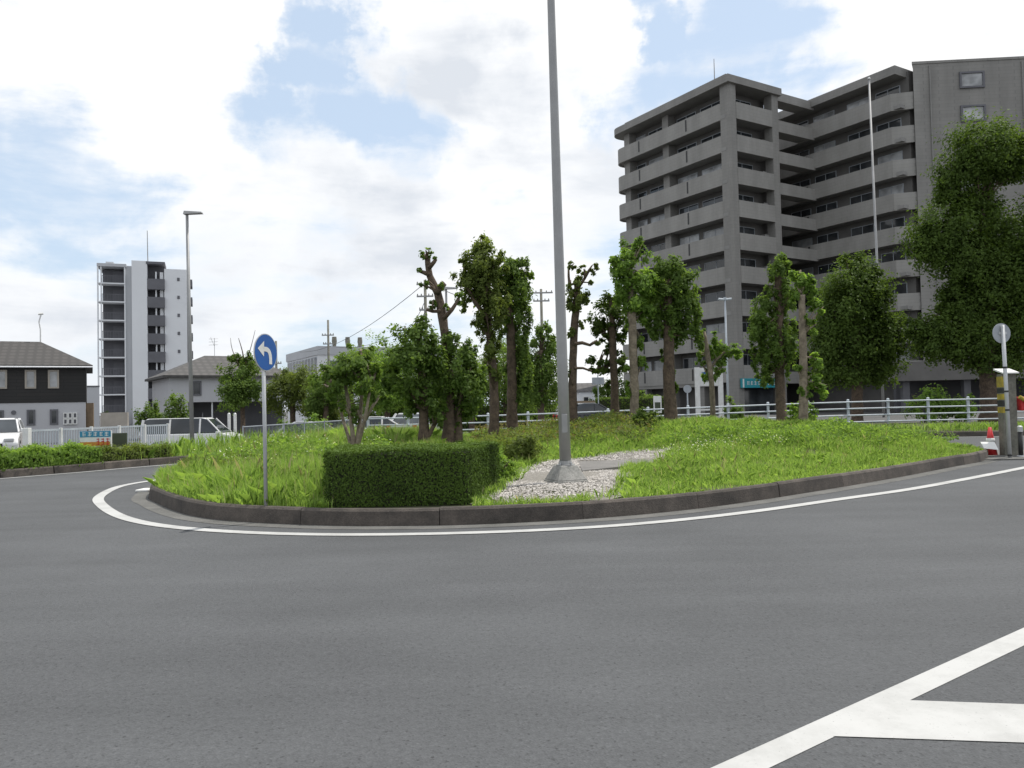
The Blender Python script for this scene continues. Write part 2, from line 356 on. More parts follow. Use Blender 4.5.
# outer edge of the roadway
OUT = catmull([(-24, 2), (-19, 10)] + gx([(0, 478), (75, 472), (150, 465.5)]) + [(-7.2, 27.6), (-3, 30.2), (4, 31.0), (11, 30.4), (16, 29.4), (24, 28.4), (40, 26)], 0.5)
mb = MB(); poly = [(-24, -12)] + [tuple(p) for p in OUT] + [(40, -12)]
mb.add([(x, y, 0) for x, y in poly], [tuple(range(len(poly)))])
o = mb.build('road', M['asphalt']); bm = bmesh.new(); bm.from_mesh(o.data); bmesh.ops.triangulate(bm, faces=bm.faces)
for f in bm.faces:
    if f.normal.z < 0: f.normal_flip()
bm.to_mesh(o.data); bm.free()
setp(o, 'smooth grey asphalt carriageway of the roundabout', 'road', kind='structure')
def kerbrun(name, c, h, w, closed, label, stone=1.0, zb=0.0):
    """kerb stones along c (outer face on c, body on the left side of travel)"""
    mb = MB(); nn = normals2(c, closed); n = len(c); i = 0
    seg = np.linalg.norm(np.diff(c, axis=0, append=c[:1] if closed else c[-1:]), axis=1)
    ch = []; acc = 0; cur = [0]
    for k in range(1, n + (1 if closed else 0)):
        acc += seg[k - 1]; cur.append(k % n)
        if acc >= stone or k == n - (0 if closed else 1): ch.append(cur); cur = [k % n]; acc = 0
    for st in ch:
        pr = []
        jz = random.uniform(-0.006, 0.006); jo = random.uniform(-0.006, 0.006)
        for q, k in enumerate(st):
            p = c[k].copy(); 
            if q == 0: p = p + (c[st[1]] - c[st[0]]) * 0.018
            if q == len(st) - 1: p = p - (c[st[-1]] - c[st[-2]]) * 0.018
            m = -nn[k]
            a = p + m * (0 + jo); b = p + m * (0.03 + jo); d = p + m * (0.055 + jo); e = p + m * (w + jo)
            pr.append([(*a, zb - 0.05), (*b, zb + h + jz - 0.03), (*d, zb + h + jz), (*e, zb + h + jz), (*e, zb - 0.05)])
        vs = [v for r_ in pr for v in r_]; fs = []
        for q in range(len(pr) - 1):
            for t in range(4): fs.append((q * 5 + t, (q + 1) * 5 + t, (q + 1) * 5 + t + 1, q * 5 + t + 1))
        fs += [(0, 1, 2, 3, 4), tuple((len(pr) - 1) * 5 + t for t in (4, 3, 2, 1, 0))]
        mb.add(vs, fs, random.random())
    o = mb.build(name, M['kerb']); return setp(o, label, 'kerb', kind='structure')
# the planted island in the middle
front = gx([(148.7, 496.5), (158, 504), (174, 511), (196, 517), (233, 521.5), (300, 525), (350, 526.3), (400, 526.3), (460, 525.3), (520, 523), (600, 518.3), (680, 511), (760, 500.5), (860, 484.3), (908, 475.8), (956, 466.5), (980, 462), (988, 458)])
back = [(11.5, 20.3), (11.0, 22.5), (8.5, 25.6), (3, 27.2), (-3, 26.9), (-6.8, 24.6), (-8.0, 21.0), (-7.5, 17.3)]
ISL = catmull(front + back, 0.2, True)      # runs left to right along the front: counter-clockwise, island on the left
kerbrun('kerb', ISL, 0.22, 0.15, True, 'dark weathered concrete kerb edging the planted island', 1.8)
mb = MB(); strip(mb, ISL, 0.0, 0.27, 0.004, True); o = mb.build('gutter', M['gutter']); setp(o, 'pale concrete gutter strip at the foot of the island kerb', 'gutter', kind='structure')
nI = normals2(ISL, True); INN = ISL - nI * 0.12
def iz(x, y, d=None):
    if d is None: d = bdist(INN, x, y)
    e = ss(0, 2.5, d)
    amp = 0.28 + 0.32 * ss(-0.5, 3.0, x) * (1 - 0.55 * ss(7, 11, x))
    und = (0.05 * np.sin(x * 1.7 + 0.6) * np.sin(y * 1.3) + 0.04 * np.sin(x * 0.8 + 2 + y * .4)) * e
    return 0.19 + e * amp * ss(14.5, 22, y) + 0.06 * e + und
def izf(x, y): return float(iz(np.array([x]), np.array([y]))[0])
def gisl(px, py):          # where a line of sight meets the island's surface
    d = ray(px, py); t = 5.0
    while t < 40:
        p = CAM + d * (t / d.y)
        if p.z <= izf(p.x, p.y): return (p.x, p.y)
        t += 0.15
    p = CAM + d * (26 / d.y); return (p.x, p.y)
gxs = np.arange(-9, 13, 0.3); gys = np.arange(8, 29, 0.3); X, Y = np.meshgrid(gxs, gys); ins = inside(INN, X, Y)
vid = {}; vs = []; fs = []
for j in range(len(gys) - 1):
    for i in range(len(gxs) - 1):
        cs = [(j, i), (j, i + 1), (j + 1, i + 1), (j + 1, i)]
        if not any(ins[c] for c in cs): continue
        f = []
        for c in cs:
            if c not in vid:
                x, y = X[c], Y[c]
                if not ins[c]:
                    k = np.argmin((INN[:, 0] - x) ** 2 + (INN[:, 1] - y) ** 2); x, y = INN[k]
                vid[c] = len(vs); vs.append((x, y))
            f.append(vid[c])
        fs.append(tuple(f))
va = np.array(vs); za = iz(va[:, 0], va[:, 1])
mb = MB(); mb.add([(a, b, c) for (a, b), c in zip(vs, za)], fs); setp(mb.build('island_ground', M['soil'], smooth=True), 'earth surface of the planted traffic island', 'ground', kind='structure')
# painted lines
mb = MB()
LN = catmull([(-7.0, 21.5)] + gx([(145, 481.7), (117.5, 487), (100, 496), (97, 500.5), (110, 512), (127, 519.7), (150, 524.7), (174, 528.3), (205, 531), (236, 533), (300, 535), (360, 535.5), (450, 534), (560, 530), (650, 523.5), (750, 512.5), (850, 498), (905, 490.5), (965, 479.5), (1024, 468)]) + [(14, 19.3), (19, 23.2)], 0.2)
for _ in range(14): LN[1:-1] = 0.5 * LN[1:-1] + 0.25 * (LN[:-2] + LN[2:])
strip(mb, LN, -0.09, 0.09, 0.008); setp(mb.build('edge_line', M['paint']), 'curved white line painted round the planted island', 'road marking', kind='structure')
mb = MB(); strip(mb, OUT[3:], 0.30, 0.43, 0.008); setp(mb.build('outer_edge_line', M['paint']), 'white line painted along the outer kerb', 'road marking', kind='structure')
kerbrun('outer_kerb', OUT, 0.2, 0.15, False, 'brownish concrete kerb along the outer edge of the road')
def flat(name, pts, z, mat, label, cat):
    mb = MB(); mb.add([(x, y, z) for x, y in pts], [tuple(range(len(pts)))]); o = mb.build(name, mat)
    if o.data.polygons[0].normal.z < 0: o.data.flip_normals()
    return setp(o, label, cat, kind='structure')
a, b = np.array(gx([(712, 768)])[0]), np.array(gx([(1024, 628)])[0]); d = (b - a) / np.linalg.norm(b - a); nr = np.array([d[1], -d[0]])
p0, p1 = a - d * 2.5, b + d * 9
flat('zebra_outline', [p0, p0 + nr * 0.15, p1 + nr * 0.15, p1], 0.003, M['paint'], 'straight white outline crossing the lower right of the road', 'road marking')
h = gx([(908, 701), (833, 737), (1024, 743.5), (1024, 705)]); e1 = np.array(h[3]) - np.array(h[0]); e2 = np.array(h[2]) - np.array(h[1])
flat('zebra_bar', [h[0], h[1], np.array(h[1]) + e2 * 3, np.array(h[0]) + e1 * 4], 0.0045, M['paint'], 'broad white hatching bar branching off the straight outline', 'road marking')
# strip of raised earth behind the outer kerb, under the fence and the shrubs
mb = MB(); nO = normals2(OUT); k0 = 0
A = OUT - nO * 0.14; B = OUT - nO * 2.6
mb.add([(x, y, 0.18) for x, y in A] + [(x, y, 0.2 + max(gzf(x, y), 0)) for x, y in B], [(i + 1, i, len(A) + i, len(A) + i + 1) for i in range(len(A) - 1)])
setp(mb.build('verge', M['soil']), 'narrow planted verge behind the outer kerb', 'ground', kind='structure')

# ------------------------------------------------------------------ gravel, slab, pole
GRV = [gisl(*p) for p in [(470, 506), (492, 488), (520, 470), (548, 461), (600, 455), (650, 450), (690, 447), (668, 458), (640, 470), (628, 497), (560, 502), (500, 506)]]
SLAB = [gisl(*p) for p in [(578, 461.5), (655, 459.5), (652, 470), (582, 474)]]
POLE = P(566, 483, 12.6); POLE.z = izf(POLE.x, POLE.y)
HED = [tuple(P(326, 500, 10.55).xy), tuple(P(470, 500, 10.6).xy), tuple(P(499, 470, 12.3).xy), tuple(P(338, 470, 12.2).xy)]
def sample(poly, n):
    poly = np.asarray(poly); lo, hi = poly.min(0), poly.max(0); out = np.zeros((0, 2))
    while len(out) < n:
        q = RNG.uniform(lo, hi, (n * 2, 2)); out = np.concatenate([out, q[inside(poly, q[:, 0], q[:, 1])]])
    return out[:n]
mb = MB(); k = len(GRV)
mb.add([(x, y, izf(x, y) + 0.018) for x, y in catmull(GRV, 0.3, True)], [tuple(range(len(catmull(GRV, 0.3, True))))]); o = mb.build('gravel_bed', M['gravelbed'])
bm = bmesh.new(); bm.from_mesh(o.data); bmesh.ops.triangulate(bm, faces=bm.faces); bm.normal_update()
for f in bm.faces:
    if f.normal.z < 0: f.normal_flip()
bm.to_mesh(o.data); bm.free(); setp(o, 'bed of pale gravel round the foot of the tall pole', 'gravel', kind='structure')
q = sample(GRV, 15000); q = q[~inside(SLAB, q[:, 0], q[:, 1])]
n = len(q); zz = iz(q[:, 0], q[:, 1]) + 0.025
oct_ = np.array([[1, 0, 0], [0, 1, 0], [-1, 0, 0], [0, -1, 0], [0, 0, .7], [0, 0, -.7]], float)
sc_ = RNG.uniform(0.008, 0.024, (n, 1, 1)) * RNG.uniform(0.6, 1.3, (n, 1, 3)); an = RNG.uniform(0, 6.28, n); ca, sa = np.cos(an)[:, None], np.sin(an)[:, None]
vv = oct_[None] * sc_ * RNG.uniform(0.8, 1.2, (n, 6, 1)); vr = vv.copy(); vr[:, :, 0] = vv[:, :, 0] * ca - vv[:, :, 1] * sa; vr[:, :, 1] = vv[:, :, 0] * sa + vv[:, :, 1] * ca
vr += np.concatenate([q, zz[:, None]], 1)[:, None, :]
tri = np.array([[0, 1, 4], [1, 2, 4], [2, 3, 4], [3, 0, 4], [1, 0, 5], [2, 1, 5], [3, 2, 5], [0, 3, 5]])
setp(npmesh('gravel', vr[:, tri, :].reshape(-1, 3, 3), 3, np.repeat(RNG.random(n), 8), M['pebble']), 'loose pale pebbles scattered round the pole foot', 'gravel', kind='stuff')
sz = np.mean([izf(*p) for p in SLAB])
mb = MB(); mb.prism(SLAB, sz - 0.05, sz + 0.045); setp(mb.build('concrete_slab', M['slab'], bevel=0.01), 'flat grey concrete cover slab in the gravel behind the tall pole', 'slab')
base = POLE.copy()
t = thing('street_lamp', 'tall tapered grey lamp pole on a concrete foot in the gravel', 'street lamp', base)
mb = MB(); rb = lambda s_, z, a=R(22): [(s_ * math.cos(a + i * math.pi / 2 + math.pi / 4), s_ * math.sin(a + i * math.pi / 2 + math.pi / 4), z) for i in range(4)]
mb.hexa(rb(0.385, -0.1), rb(0.38, 0.06)); mb.hexa(rb(0.37, 0.06), rb(0.2, 0.29)); mb.build('concrete_base', M['concrete'], t, bevel=0.015)
top = P(551, 0, 12.6) - base; dirp = top / top.z
mb = MB(); mb.tube([dirp * z for z in (0.25, 2, 4, 6, 8, 8.6)], [0.092, 0.085, 0.076, 0.068, 0.06, 0.058], 20); mb.build('pole', M['polegrey'], t, smooth=True)
mb = MB(); mb.tube([dirp * 0.27, dirp * 0.30], 0.15, 20); mb.tube([dirp * 0.30, dirp * 0.36], [0.11, 0.10], 20); mb.build('base_flange', M['polegrey'], t)
hx_ = dirp * 0.95; mb = MB(); mb.box(hx_.x - 0.045, hx_.x + 0.045, -0.098, -0.06, 0.8, 1.1); mb.build('access_hatch', M['polegrey'], t, bevel=0.008)
for k in range(4):
    a_ = R(45 + 90 * k); mb = MB(); mb.tube([dirp * 0.30 + Vector((math.cos(a_) * .125, math.sin(a_) * .125, 0)), dirp * 0.335 + Vector((math.cos(a_) * .125, math.sin(a_) * .125, 0))], 0.016, 6); mb.build('bolt', M['galv'], t)
e = dirp * 8.6; mb = MB(); mb.tube([e, e + Vector((0.15, 0, .08)), e + Vector((0.4, 0, 0.1))], 0.035, 8); mb.build('arm', M['polegrey'], t)
mb = MB(); mb.box(e.x + 0.35, e.x + 0.85, e.y - 0.12, e.y + 0.12, e.z + 0.06, e.z + 0.16); mb.build('lamp_head', M['polegrey'], t, bevel=0.04)

# blue direction sign
D0 = 10.75; b = P(266, 506, D0); b.z = izf(b.x, b.y) - 0.02
t = thing('road_sign', 'round blue sign with a white curved arrow on a slim pole', 'road sign', b)
topp = P(263, 334, D0) - b
mb = MB(); mb.tube([(0, 0, 0), topp * 0.5, topp], 0.026, 14); mb.build('pole', M['galv'], t, smooth=True)
c = topp * ((P(263, 352.5, D0).z - b.z) / topp.z)
va = math.atan2(-(c + b).y, -(c + b).x) + R(54); nrm = Vector((math.cos(va), math.sin(va), 0)); sx = Vector((-nrm.y, nrm.x, 0)); sx = Vector((0, 0, 1)).cross(nrm)
RS = 0.255
def disc(mb, r, o0, o1, k=48):
    mb.tube([c + nrm * o0, c + nrm * o1], r, k)
mb = MB(); disc(mb, RS, 0.03, 0.042); mb.build('sign_back', M['galv'], t)
mb = MB(); disc(mb, RS - 0.012, 0.0425, 0.0445); mb.build('sign_face', M['blue'], t)
mb = MB()
def SP(x, z, o=0.047): return c + nrm * o + sx * x * RS + Vector((0, 0, z * RS))
cur = catmull([(0.38, -0.62), (0.37, -0.25), (0.28, 0.02), (0.1, 0.15), (-0.2, 0.17)], 0.06); nn = normals2(cur)
vs = [SP(*(p + m * 0.125)) for p, m in zip(cur, nn)] + [SP(*(p - m * 0.125)) for p, m in zip(cur, nn)]; k = len(cur)
mb.add(vs, [(i, i + 1, k + i + 1, k + i) for i in range(k - 1)])
mb.add([SP(-0.72, 0.18), SP(-0.17, 0.60), SP(-0.2, -0.24)], [(0, 1, 2)])
mb.build('arrow', M['white'], t)
for zc in (-0.1, 0.1): mb = MB(); mb.tube([c + Vector((0, 0, zc)), c + Vector((0, 0, zc)) + nrm * 0.031], 0.02, 8); mb.build('bracket', M['galv'], t)

# ------------------------------------------------------------------ grass and low planting
def blades(name, mat, pts, zz, hmin, hmax, w, lean=0.45, rnd=None):
    n = len(pts); a = RNG.uniform(0, 2 * np.pi, n); h = RNG.uniform(hmin, hmax, n) if np.isscalar(hmin) else hmin + (hmax - hmin) * RNG.random(n)
    d = np.stack([np.cos(a), np.sin(a), np.zeros(n)], 1); l = (RNG.random(n) ** 1.5 * lean * h)[:, None]; a2 = a + RNG.uniform(0.8, 2.2, n)
    s = np.stack([np.cos(a2), np.sin(a2), np.zeros(n)], 1) * (w * RNG.uniform(0.6, 1.3, n))[:, None]
    b = np.concatenate([pts, zz[:, None]], 1); z = np.array([0, 0, 1.0]); hh = h[:, None]
    m = b + d * l * 0.35 + z * hh * 0.6; tp = b + d * l * 1.3 + z * hh * (1 - 0.3 * l / hh)
    v = np.stack([b - s * 0.5, b + s * 0.5, m + s * 0.5, tp, m - s * 0.45], 1)
    return npmesh(name, v, 5, RNG.random(n) if rnd is None else rnd, mat)
SHR = [gisl(*p) for p in [(478, 470), (500, 452), (530, 447), (560, 452), (640, 446), (660, 436), (660, 428), (560, 428), (480, 436)]]
q = sample(INN, 420000)
keep = ~inside(SLAB, q[:, 0], q[:, 1]) & ~inside(HED, q[:, 0], q[:, 1])
gd = bdist(catmull(GRV, 0.15, True), q[:, 0], q[:, 1]); ing = inside(GRV, q[:, 0], q[:, 1])
keep &= ~(ing & (gd > 0.12 + 0.2 * RNG.random(len(q)))); keep &= ~(ing & (RNG.random(len(q)) < 0.35)); bare = np.sin(q[:, 0] * 1.9 + 2) * np.sin(q[:, 1] * 2.7 + 1) + 0.4 * np.sin(q[:, 0] * 6.1) * np.sin(q[:, 1] * 5.3); keep &= ~((bare > 0.62) & (q[:, 0] > 1) & (RNG.random(len(q)) < 0.8))
pd = np.hypot(q[:, 0] - POLE.x, q[:, 1] - POLE.y); keep &= pd > 0.5
pn = 0.5 + 0.5 * np.sin(q[:, 0] * 2.3 + 1.1 * np.sin(q[:, 1] * 1.9)) * np.sin(q[:, 1] * 2.1 + 0.8 * np.sin(q[:, 0] * 1.4))
pn2 = 0.5 + 0.5 * np.sin(q[:, 0] * 5.3 + 2 * np.sin(q[:, 1] * 3.1)) * np.sin(q[:, 1] * 4.7 + q[:, 0])
keep &= ~((q[:, 0] > HED[0][0] + 0.1) & (q[:, 0] < HED[1][0] + 0.05) & (q[:, 1] < HED[0][1] + 0.3)); keep0 = keep
q, pn, pn2 = q[keep], pn[keep], pn2[keep]
dq = bdist(INN, q[:, 0], q[:, 1]); zq = iz(q[:, 0], q[:, 1], dq)
left = ss(-1.5, -3.0, q[:, 0])
hb = (0.07 + 0.15 * left + 0.15 * pn * (0.6 + left) + 0.13 * pn2 ** 2) * (0.55 + 0.45 * ss(0, 0.8, dq))
setp(blades('grass', M['grass'], q, zq, hb * 0.55, hb * 1.2, 0.008, 0.8, np.clip(0.30 * pn + 0.25 * pn2 + 0.22 * bare[keep0] + 0.45 * RNG.random(len(q)), 0, 1.2)), 'tall bright green grass and weeds overgrowing the island', 'grass', kind='stuff')
sel = RNG.random(len(q)) < 0.012 + 0.012 * pn2
setp(blades('seed_stalks', M['straw'], q[sel], zq[sel], hb[sel] * 1.1, hb[sel] * 1.5, 0.008, 0.4), 'pale dry seed stalks standing in the tall grass', 'grass', kind='stuff')
def scatter_plants(name, mat, poly, n, hmax, size, label, dens=None, z0=0.02, jit=None, cat='ground cover'):
    q = sample(poly, n)
    nz = 0.5 + 0.5 * np.sin(q[:, 0] * 3.1 + 1.4 * np.sin(q[:, 1] * 2.3)) * np.sin(q[:, 1] * 2.9 + q[:, 0] * .7)
    z = iz(q[:, 0], q[:, 1]) + z0 + hmax * (0.35 + 0.65 * nz) * RNG.random(n) ** 0.6
    p = np.concatenate([q, z[:, None]], 1); o = unit(RNG.normal(size=(n, 3)) + [0, -0.3, 0.6])
    return setp(npmesh(name, leaf_quads(p, o, size), 4, 0.5 * nz + 0.5 * RNG.random(n), mat), label, cat, kind='stuff')
scatter_plants('ground_cover', M['leaf_olive'], SHR, 9000, 0.42, 0.07, 'olive green low shrubs spreading behind the gravel')
scatter_plants('dry_ground_cover', M['leaf_brown'], [gisl(*p) for p in [(470, 447), (560, 446), (655, 438), (650, 424), (560, 424), (475, 432)]], 6000, 0.36, 0.07, 'browned dry shrubs below the row of trees')
LW = [(-7.0, 17.0), (-6.3, 15.4), (-5.0, 15.0), (-3.5, 15.4), (-2.6, 17), (-3.2, 19.5), (-6.8, 20.5)]
scatter_plants('weeds', M['leaf_bright'], LW, 9000, 0.5, 0.085, 'leafy bright weeds among the tall grass on the left', cat='weeds')
scatter_plants('clipped_shrubs', M['leaf_olive'], [(-7.2, 17.5), (-6.55, 15.3), (-5.4, 14.9), (-4.3, 15.6), (-4.6, 17.2)], 7000, 0.42, 0.06, 'low olive brown shrubs at the left tip of the island', cat='shrubs')
scatter_plants('white_flowers', M['flower'], LW, 500, 0.5, 0.035, 'tiny white flower heads dotted over the left weeds', z0=0.1, cat='flowers')
scatter_plants('clover_flowers', M['flower'], [gisl(*p) for p in [(660, 455), (700, 445), (780, 442), (790, 450), (700, 462)]], 220, 0.26, 0.03, 'white clover heads in the right hand grass', z0=0.08, cat='flowers')
scatter_plants('leafy_weeds', M['leaf_bright'], [gisl(*p) for p in [(655, 447), (700, 434), (800, 434), (900, 432), (960, 440), (880, 450), (760, 452)]], 8000, 0.3, 0.07, 'leafy yellow green weeds at the back of the right hand grass', cat='weeds')

def bush(name, label, c, r, h, n, mat, size, cat='bush', group=None, zb=None):
    zb = izf(c[0], c[1]) if zb is None else zb
    t = thing(name, label, cat, (c[0], c[1], zb), 0, group)
    blobs = [((random.uniform(-.4, .4) * r, random.uniform(-.4, .4) * r, h * random.uniform(0.42, 0.62)), r * random.uniform(.6, .8), r * random.uniform(.6, .8), h * 0.45) for _ in range(5)]
    crown('crown', mat, t, blobs, n, size, (0, 0, 0))
    mb = MB()
    for _ in range(6):
        a = random.uniform(0, 6.28); mb.tube([(0, 0, -0.05), (math.cos(a) * r * .3, math.sin(a) * r * .3, h * .45), (math.cos(a) * r * .6, math.sin(a) * r * .6, h * .8)], [0.02, 0.014, 0.006], 6)
    mb.build('stem', M['bark'], t); return t
def isl_at(px, Y): p = P(px, 420, Y); return (p.x, p.y)
bush('bush', 'rounded mid green bush between the clipped hedge and the tall pole', isl_at(524, 15.6), 0.42, 0.62, 3200, M['leaf_olive'], 0.055)
bush('bush', 'small round dark bush at the foot of the leafy trees right of the gravel', isl_at(646, 20.5), 0.33, 0.55, 2200, M['leaf_dark'], 0.06)
bush('bush', 'low yellow green bush touching the right end of the clipped hedge', isl_at(498, 12.9), 0.32, 0.42, 1800, M['leaf_bright'], 0.05)
bush('bush', 'leafy green bush round the foot of the slim pollard on the right', isl_at(806, 21.3), 0.5, 0.6, 2500, M['leaf_bright'], 0.07)
def hedge(name, label, poly, z0, h, n, size, mat=None, core=True, rough=0.03, loc=None, top_lit=0.0):
    loc = loc or (*np.mean(np.asarray(poly), 0), z0); t = thing(name, label, 'hedge', loc)
    poly = np.asarray(poly); k = len(poly); L_ = [np.linalg.norm(poly[(i + 1) % k] - poly[i]) for i in range(k)]
    x, y = poly[:, 0], poly[:, 1]; ar = 0.5 * abs(np.dot(x, np.roll(y, 1)) - np.dot(y, np.roll(x, 1))); tot = ar + sum(L_) * h
    ps, os_ = [], []
    cen = poly.mean(0)
    for i in range(k):
        m = int(n * L_[i] * h / tot); u = RNG.random(m)[:, None]; b = poly[i] * (1 - u) + poly[(i + 1) % k] * u
        e = poly[(i + 1) % k] - poly[i]; o = np.array([e[1], -e[0]]) / L_[i]
        if np.dot(o, cen - poly[i]) > 0: o = -o
        zz = h * RNG.random(m); bul = rough * np.sin(b[:, 0] * 7 + zz * 9) * np.sin(zz * 8 + b[:, 1] * 5)
        b = b + o * (bul + RNG.normal(0, rough, m))[:, None]
        ps.append(np.column_stack([b, z0 + zz])); os_.append(np.tile([o[0], o[1], 0.0], (m, 1)))
    m = int(n * ar / tot * 1.2); q = sample(poly, m); zz = z0 + h + rough * 0.7 * np.sin(q[:, 0] * 6 + q[:, 1] * 4) + RNG.normal(0, rough * 0.8, m)
    ps.append(np.column_stack([q, zz])); os_.append(np.tile([0, 0, 1.0], (m, 1)))
    p = np.concatenate(ps); o = np.concatenate(os_)
    v = leaf_quads(p, o * 1.5, size, upb=0.2) - np.array(loc)
    nz = 0.5 + 0.5 * np.sin(p[:, 0] * 5 + p[:, 2] * 7) * np.sin(p[:, 1] * 5 + p[:, 2] * 6)
    tone = (0.35 * nz + 0.65 * RNG.random(len(p))) * (1 - 0.5 * top_lit); tone[-m:] += top_lit   # sunlit top and shaded sides painted into the leaf tone
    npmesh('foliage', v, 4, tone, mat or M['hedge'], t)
    mb = MB(loc); c = poly.mean(0); mb.prism([tuple(c + (q_ - c) * (1 - 0.06 / max(.3, np.linalg.norm(q_ - c)) )) for q_ in poly], z0 - 0.1, z0 + h - 0.05); mb.build('branches', M['twig'], t)
    return t
hedge('clipped_hedge', 'dense box clipped dark green hedge behind the front kerb', HED, 0.2, 0.73, 46000, 0.03, rough=0.018, top_lit=0.5)

# ------------------------------------------------------------------ trees
def tree(name, label, D, trunks, blobs, n, size, mat='leaf', bark='bark', group=None, ground=None, depth=0.8, upb=0.5, dens=2.6):
    bx = P(trunks[0][0][0], trunks[0][0][1], D); z0 = izf(bx.x, bx.y) if ground is None else ground
    org = Vector((bx.x, bx.y, z0)); t = thing(name, label, 'tree', org, 0, group); sc = D / F
    for li, tr in enumerate(trunks):
        mb = MB(org) if li == 0 else mb
        pts = []; rad = []
        yj = random.uniform(-.15, .15)
        for i, (px, py, w) in enumerate(tr):
            p = P(px, py, D); p.y += yj * (i > 0) + (random.uniform(-.06, .06) if i else 0); pts.append(p); rad.append(w * sc / 2)
        if li == 0 or tr[0][1] > trunks[0][0][1] - 6:
            pts.insert(0, Vector((pts[0].x, pts[0].y, z0 - 0.15))); rad.insert(0, rad[0] * 1.35)
            if pts[1].z < z0 + 0.1: pts[1].z = z0 + 0.25
        c = catmull([(*p, r_) for p, r_ in zip(pts, rad)], 0.22)
        mb.tube([x[:3] for x in c], [max(0.006, x[3]) for x in c], 10, wob=0.10)
    bl = []
    if group == GI:         # new shoots sprouting from the pruned trunk
        m0 = trunks[0]; blobs = list(blobs)
        for _ in range(6):
            u = random.uniform(.25, .8) * (len(m0) - 1); i0 = min(int(u), len(m0) - 2); f_ = u - i0; sd_ = random.choice((-1, 1))
            blobs.append((m0[i0][0] * (1 - f_) + m0[i0 + 1][0] * f_ + sd_ * random.uniform(3, 7), m0[i0][1] * (1 - f_) + m0[i0 + 1][1] * f_, random.uniform(2.5, 4.5), random.uniform(3, 6)))
    for (px, py, rx, ry) in blobs:
        p = P(px, py, D); rx, ry = rx * 1.19, ry * 1.16; bl.append(((p.x, p.y + random.uniform(-.3, .3) * rx * sc * 1.2, p.z), rx * sc, max(rx, min(ry, rx * 1.4)) * sc * depth, ry * sc))
    # limbs reaching into the crown
    tp = [P(a, b_, D) for tr in trunks for a, b_, _ in tr[1:]]
    for b_ in bl:
        c = Vector(b_[0]); s = min(tp, key=lambda q: (q - c).length + (0.6 if q.z > c.z else 0))
        for _ in range(2):
            e = c + Vector((random.uniform(-.6, .6) * b_[1], random.uniform(-.6, .6) * b_[2], random.uniform(-.2, .7) * b_[3]))
            m = s.lerp(e, .5) + Vector((0, 0, 0.08 * (e - s).length))
            if (e - s).length > 0.05: mb.tube([s, m, e], [0.035 * min(1.6, D / 22), 0.025, 0.008], 6)
    mb.build('trunk', M[bark], t, smooth=True)
    crown('crown', M[mat], t, bl, int(n * dens), size * 0.8, org, upb)
    return t
GI = 'pruned trees growing on the traffic island'
tree('multi_stem_tree', 'small multi stemmed tree with pale streaked bark just behind the clipped hedge', 16.5,
     [[(354, 452, 5.5), (350, 415, 4), (344, 385, 3.2), (343, 362, 2)], [(356, 452, 5), (359, 415, 4), (361, 380, 3), (360, 352, 2)], [(352, 450, 4), (342, 420, 3), (334, 392, 3)], [(357, 450, 5), (366, 420, 3.5), (372, 385, 2.5)]],
     [(348, 366, 20, 14), (333, 384, 15, 13), (371, 376, 14, 17), (360, 352, 9, 9), (338, 368, 12, 10), (326, 375, 8, 7), (380, 398, 6, 6)], 2600, 0.115, 'leaf', 'bark_pale', GI, dens=1.5)
tree('leafy_tree', 'bushy tree with a thick trunk left of the bare topped pollard', 19.8,
     [[(424, 448, 11), (423, 410, 9), (421, 370, 7), (419, 335, 5)], [(428, 445, 5), (434, 425, 4), (444, 412, 3)]],
     [(414, 350, 20, 24), (398, 366, 16, 20), (431, 372, 14, 26), (421, 330, 11, 11), (405, 385, 14, 12), (388, 378, 9, 9), (436, 345, 9, 12), (416, 395, 12, 14), (409, 408, 8, 10), (437, 418, 7, 10), (430, 405, 8, 12)], 3800, 0.12, 'leaf', 'bark', GI)
tree('pollard_tree', 'pollarded tree whose crooked bare top rises above its leafy lower crown', 20.3,
     [[(449, 450, 14), (449, 405, 11), (447, 355, 9), (442, 316, 9), (437, 292, 8), (429, 275, 6.5), (427, 255, 6)], [(436, 293, 7), (441, 285, 7), (444, 282, 6)], [(428, 274, 5), (421, 271, 3.5), (418, 270, 3)], [(429, 268, 5), (434, 262, 4), (436, 259, 3.5)], [(427, 258, 5), (423, 254, 3.5)], [(444, 318, 5), (452, 310, 4), (459, 299, 3)], [(440, 311, 4), (432, 311, 3), (426, 309, 3)], [(458, 448, 9), (459, 410, 7), (461, 370, 5)]],
     [(450, 372, 15, 22), (466, 384, 13, 26), (438, 392, 8, 14), (427, 253, 6, 4), (459, 298, 4, 6), (462, 348, 11, 14), (476, 395, 8, 14), (447, 345, 9, 10), (473, 355, 7, 8), (465, 412, 9, 13), (457, 428, 6, 7), (440, 415, 7, 10), (474, 372, 8, 14), (420, 270, 3, 2), (421, 285, 2, 2), (434, 258, 2.5, 2)], 3200, 0.115, 'leaf', 'bark', GI)
tree('tall_pruned_tree', 'tallest tree of the left cluster with a ragged pointed crown', 22.5,
     [[(494, 440, 11), (494, 390, 9), (490, 340, 8), (485, 295, 6), (482, 258, 4)], [(488, 320, 5), (474, 300, 4), (466, 285, 3)]],
     [(481, 262, 15, 16), (482, 244, 8, 9), (469, 282, 11, 11), (490, 284, 12, 13), (474, 270, 12, 12), (498, 262, 9, 9), (464, 262, 5, 4), (487, 304, 8, 8), (466, 300, 6, 8), (477, 324, 6, 8), (484, 262, 16, 18), (474, 286, 13, 14), (484, 318, 10, 14), (497, 325, 9, 18), (492, 370, 6, 14), (490, 345, 9, 14), (478, 296, 10, 10), (500, 300, 9, 14)], 5200, 0.12, 'leaf_olive', 'bark', GI)
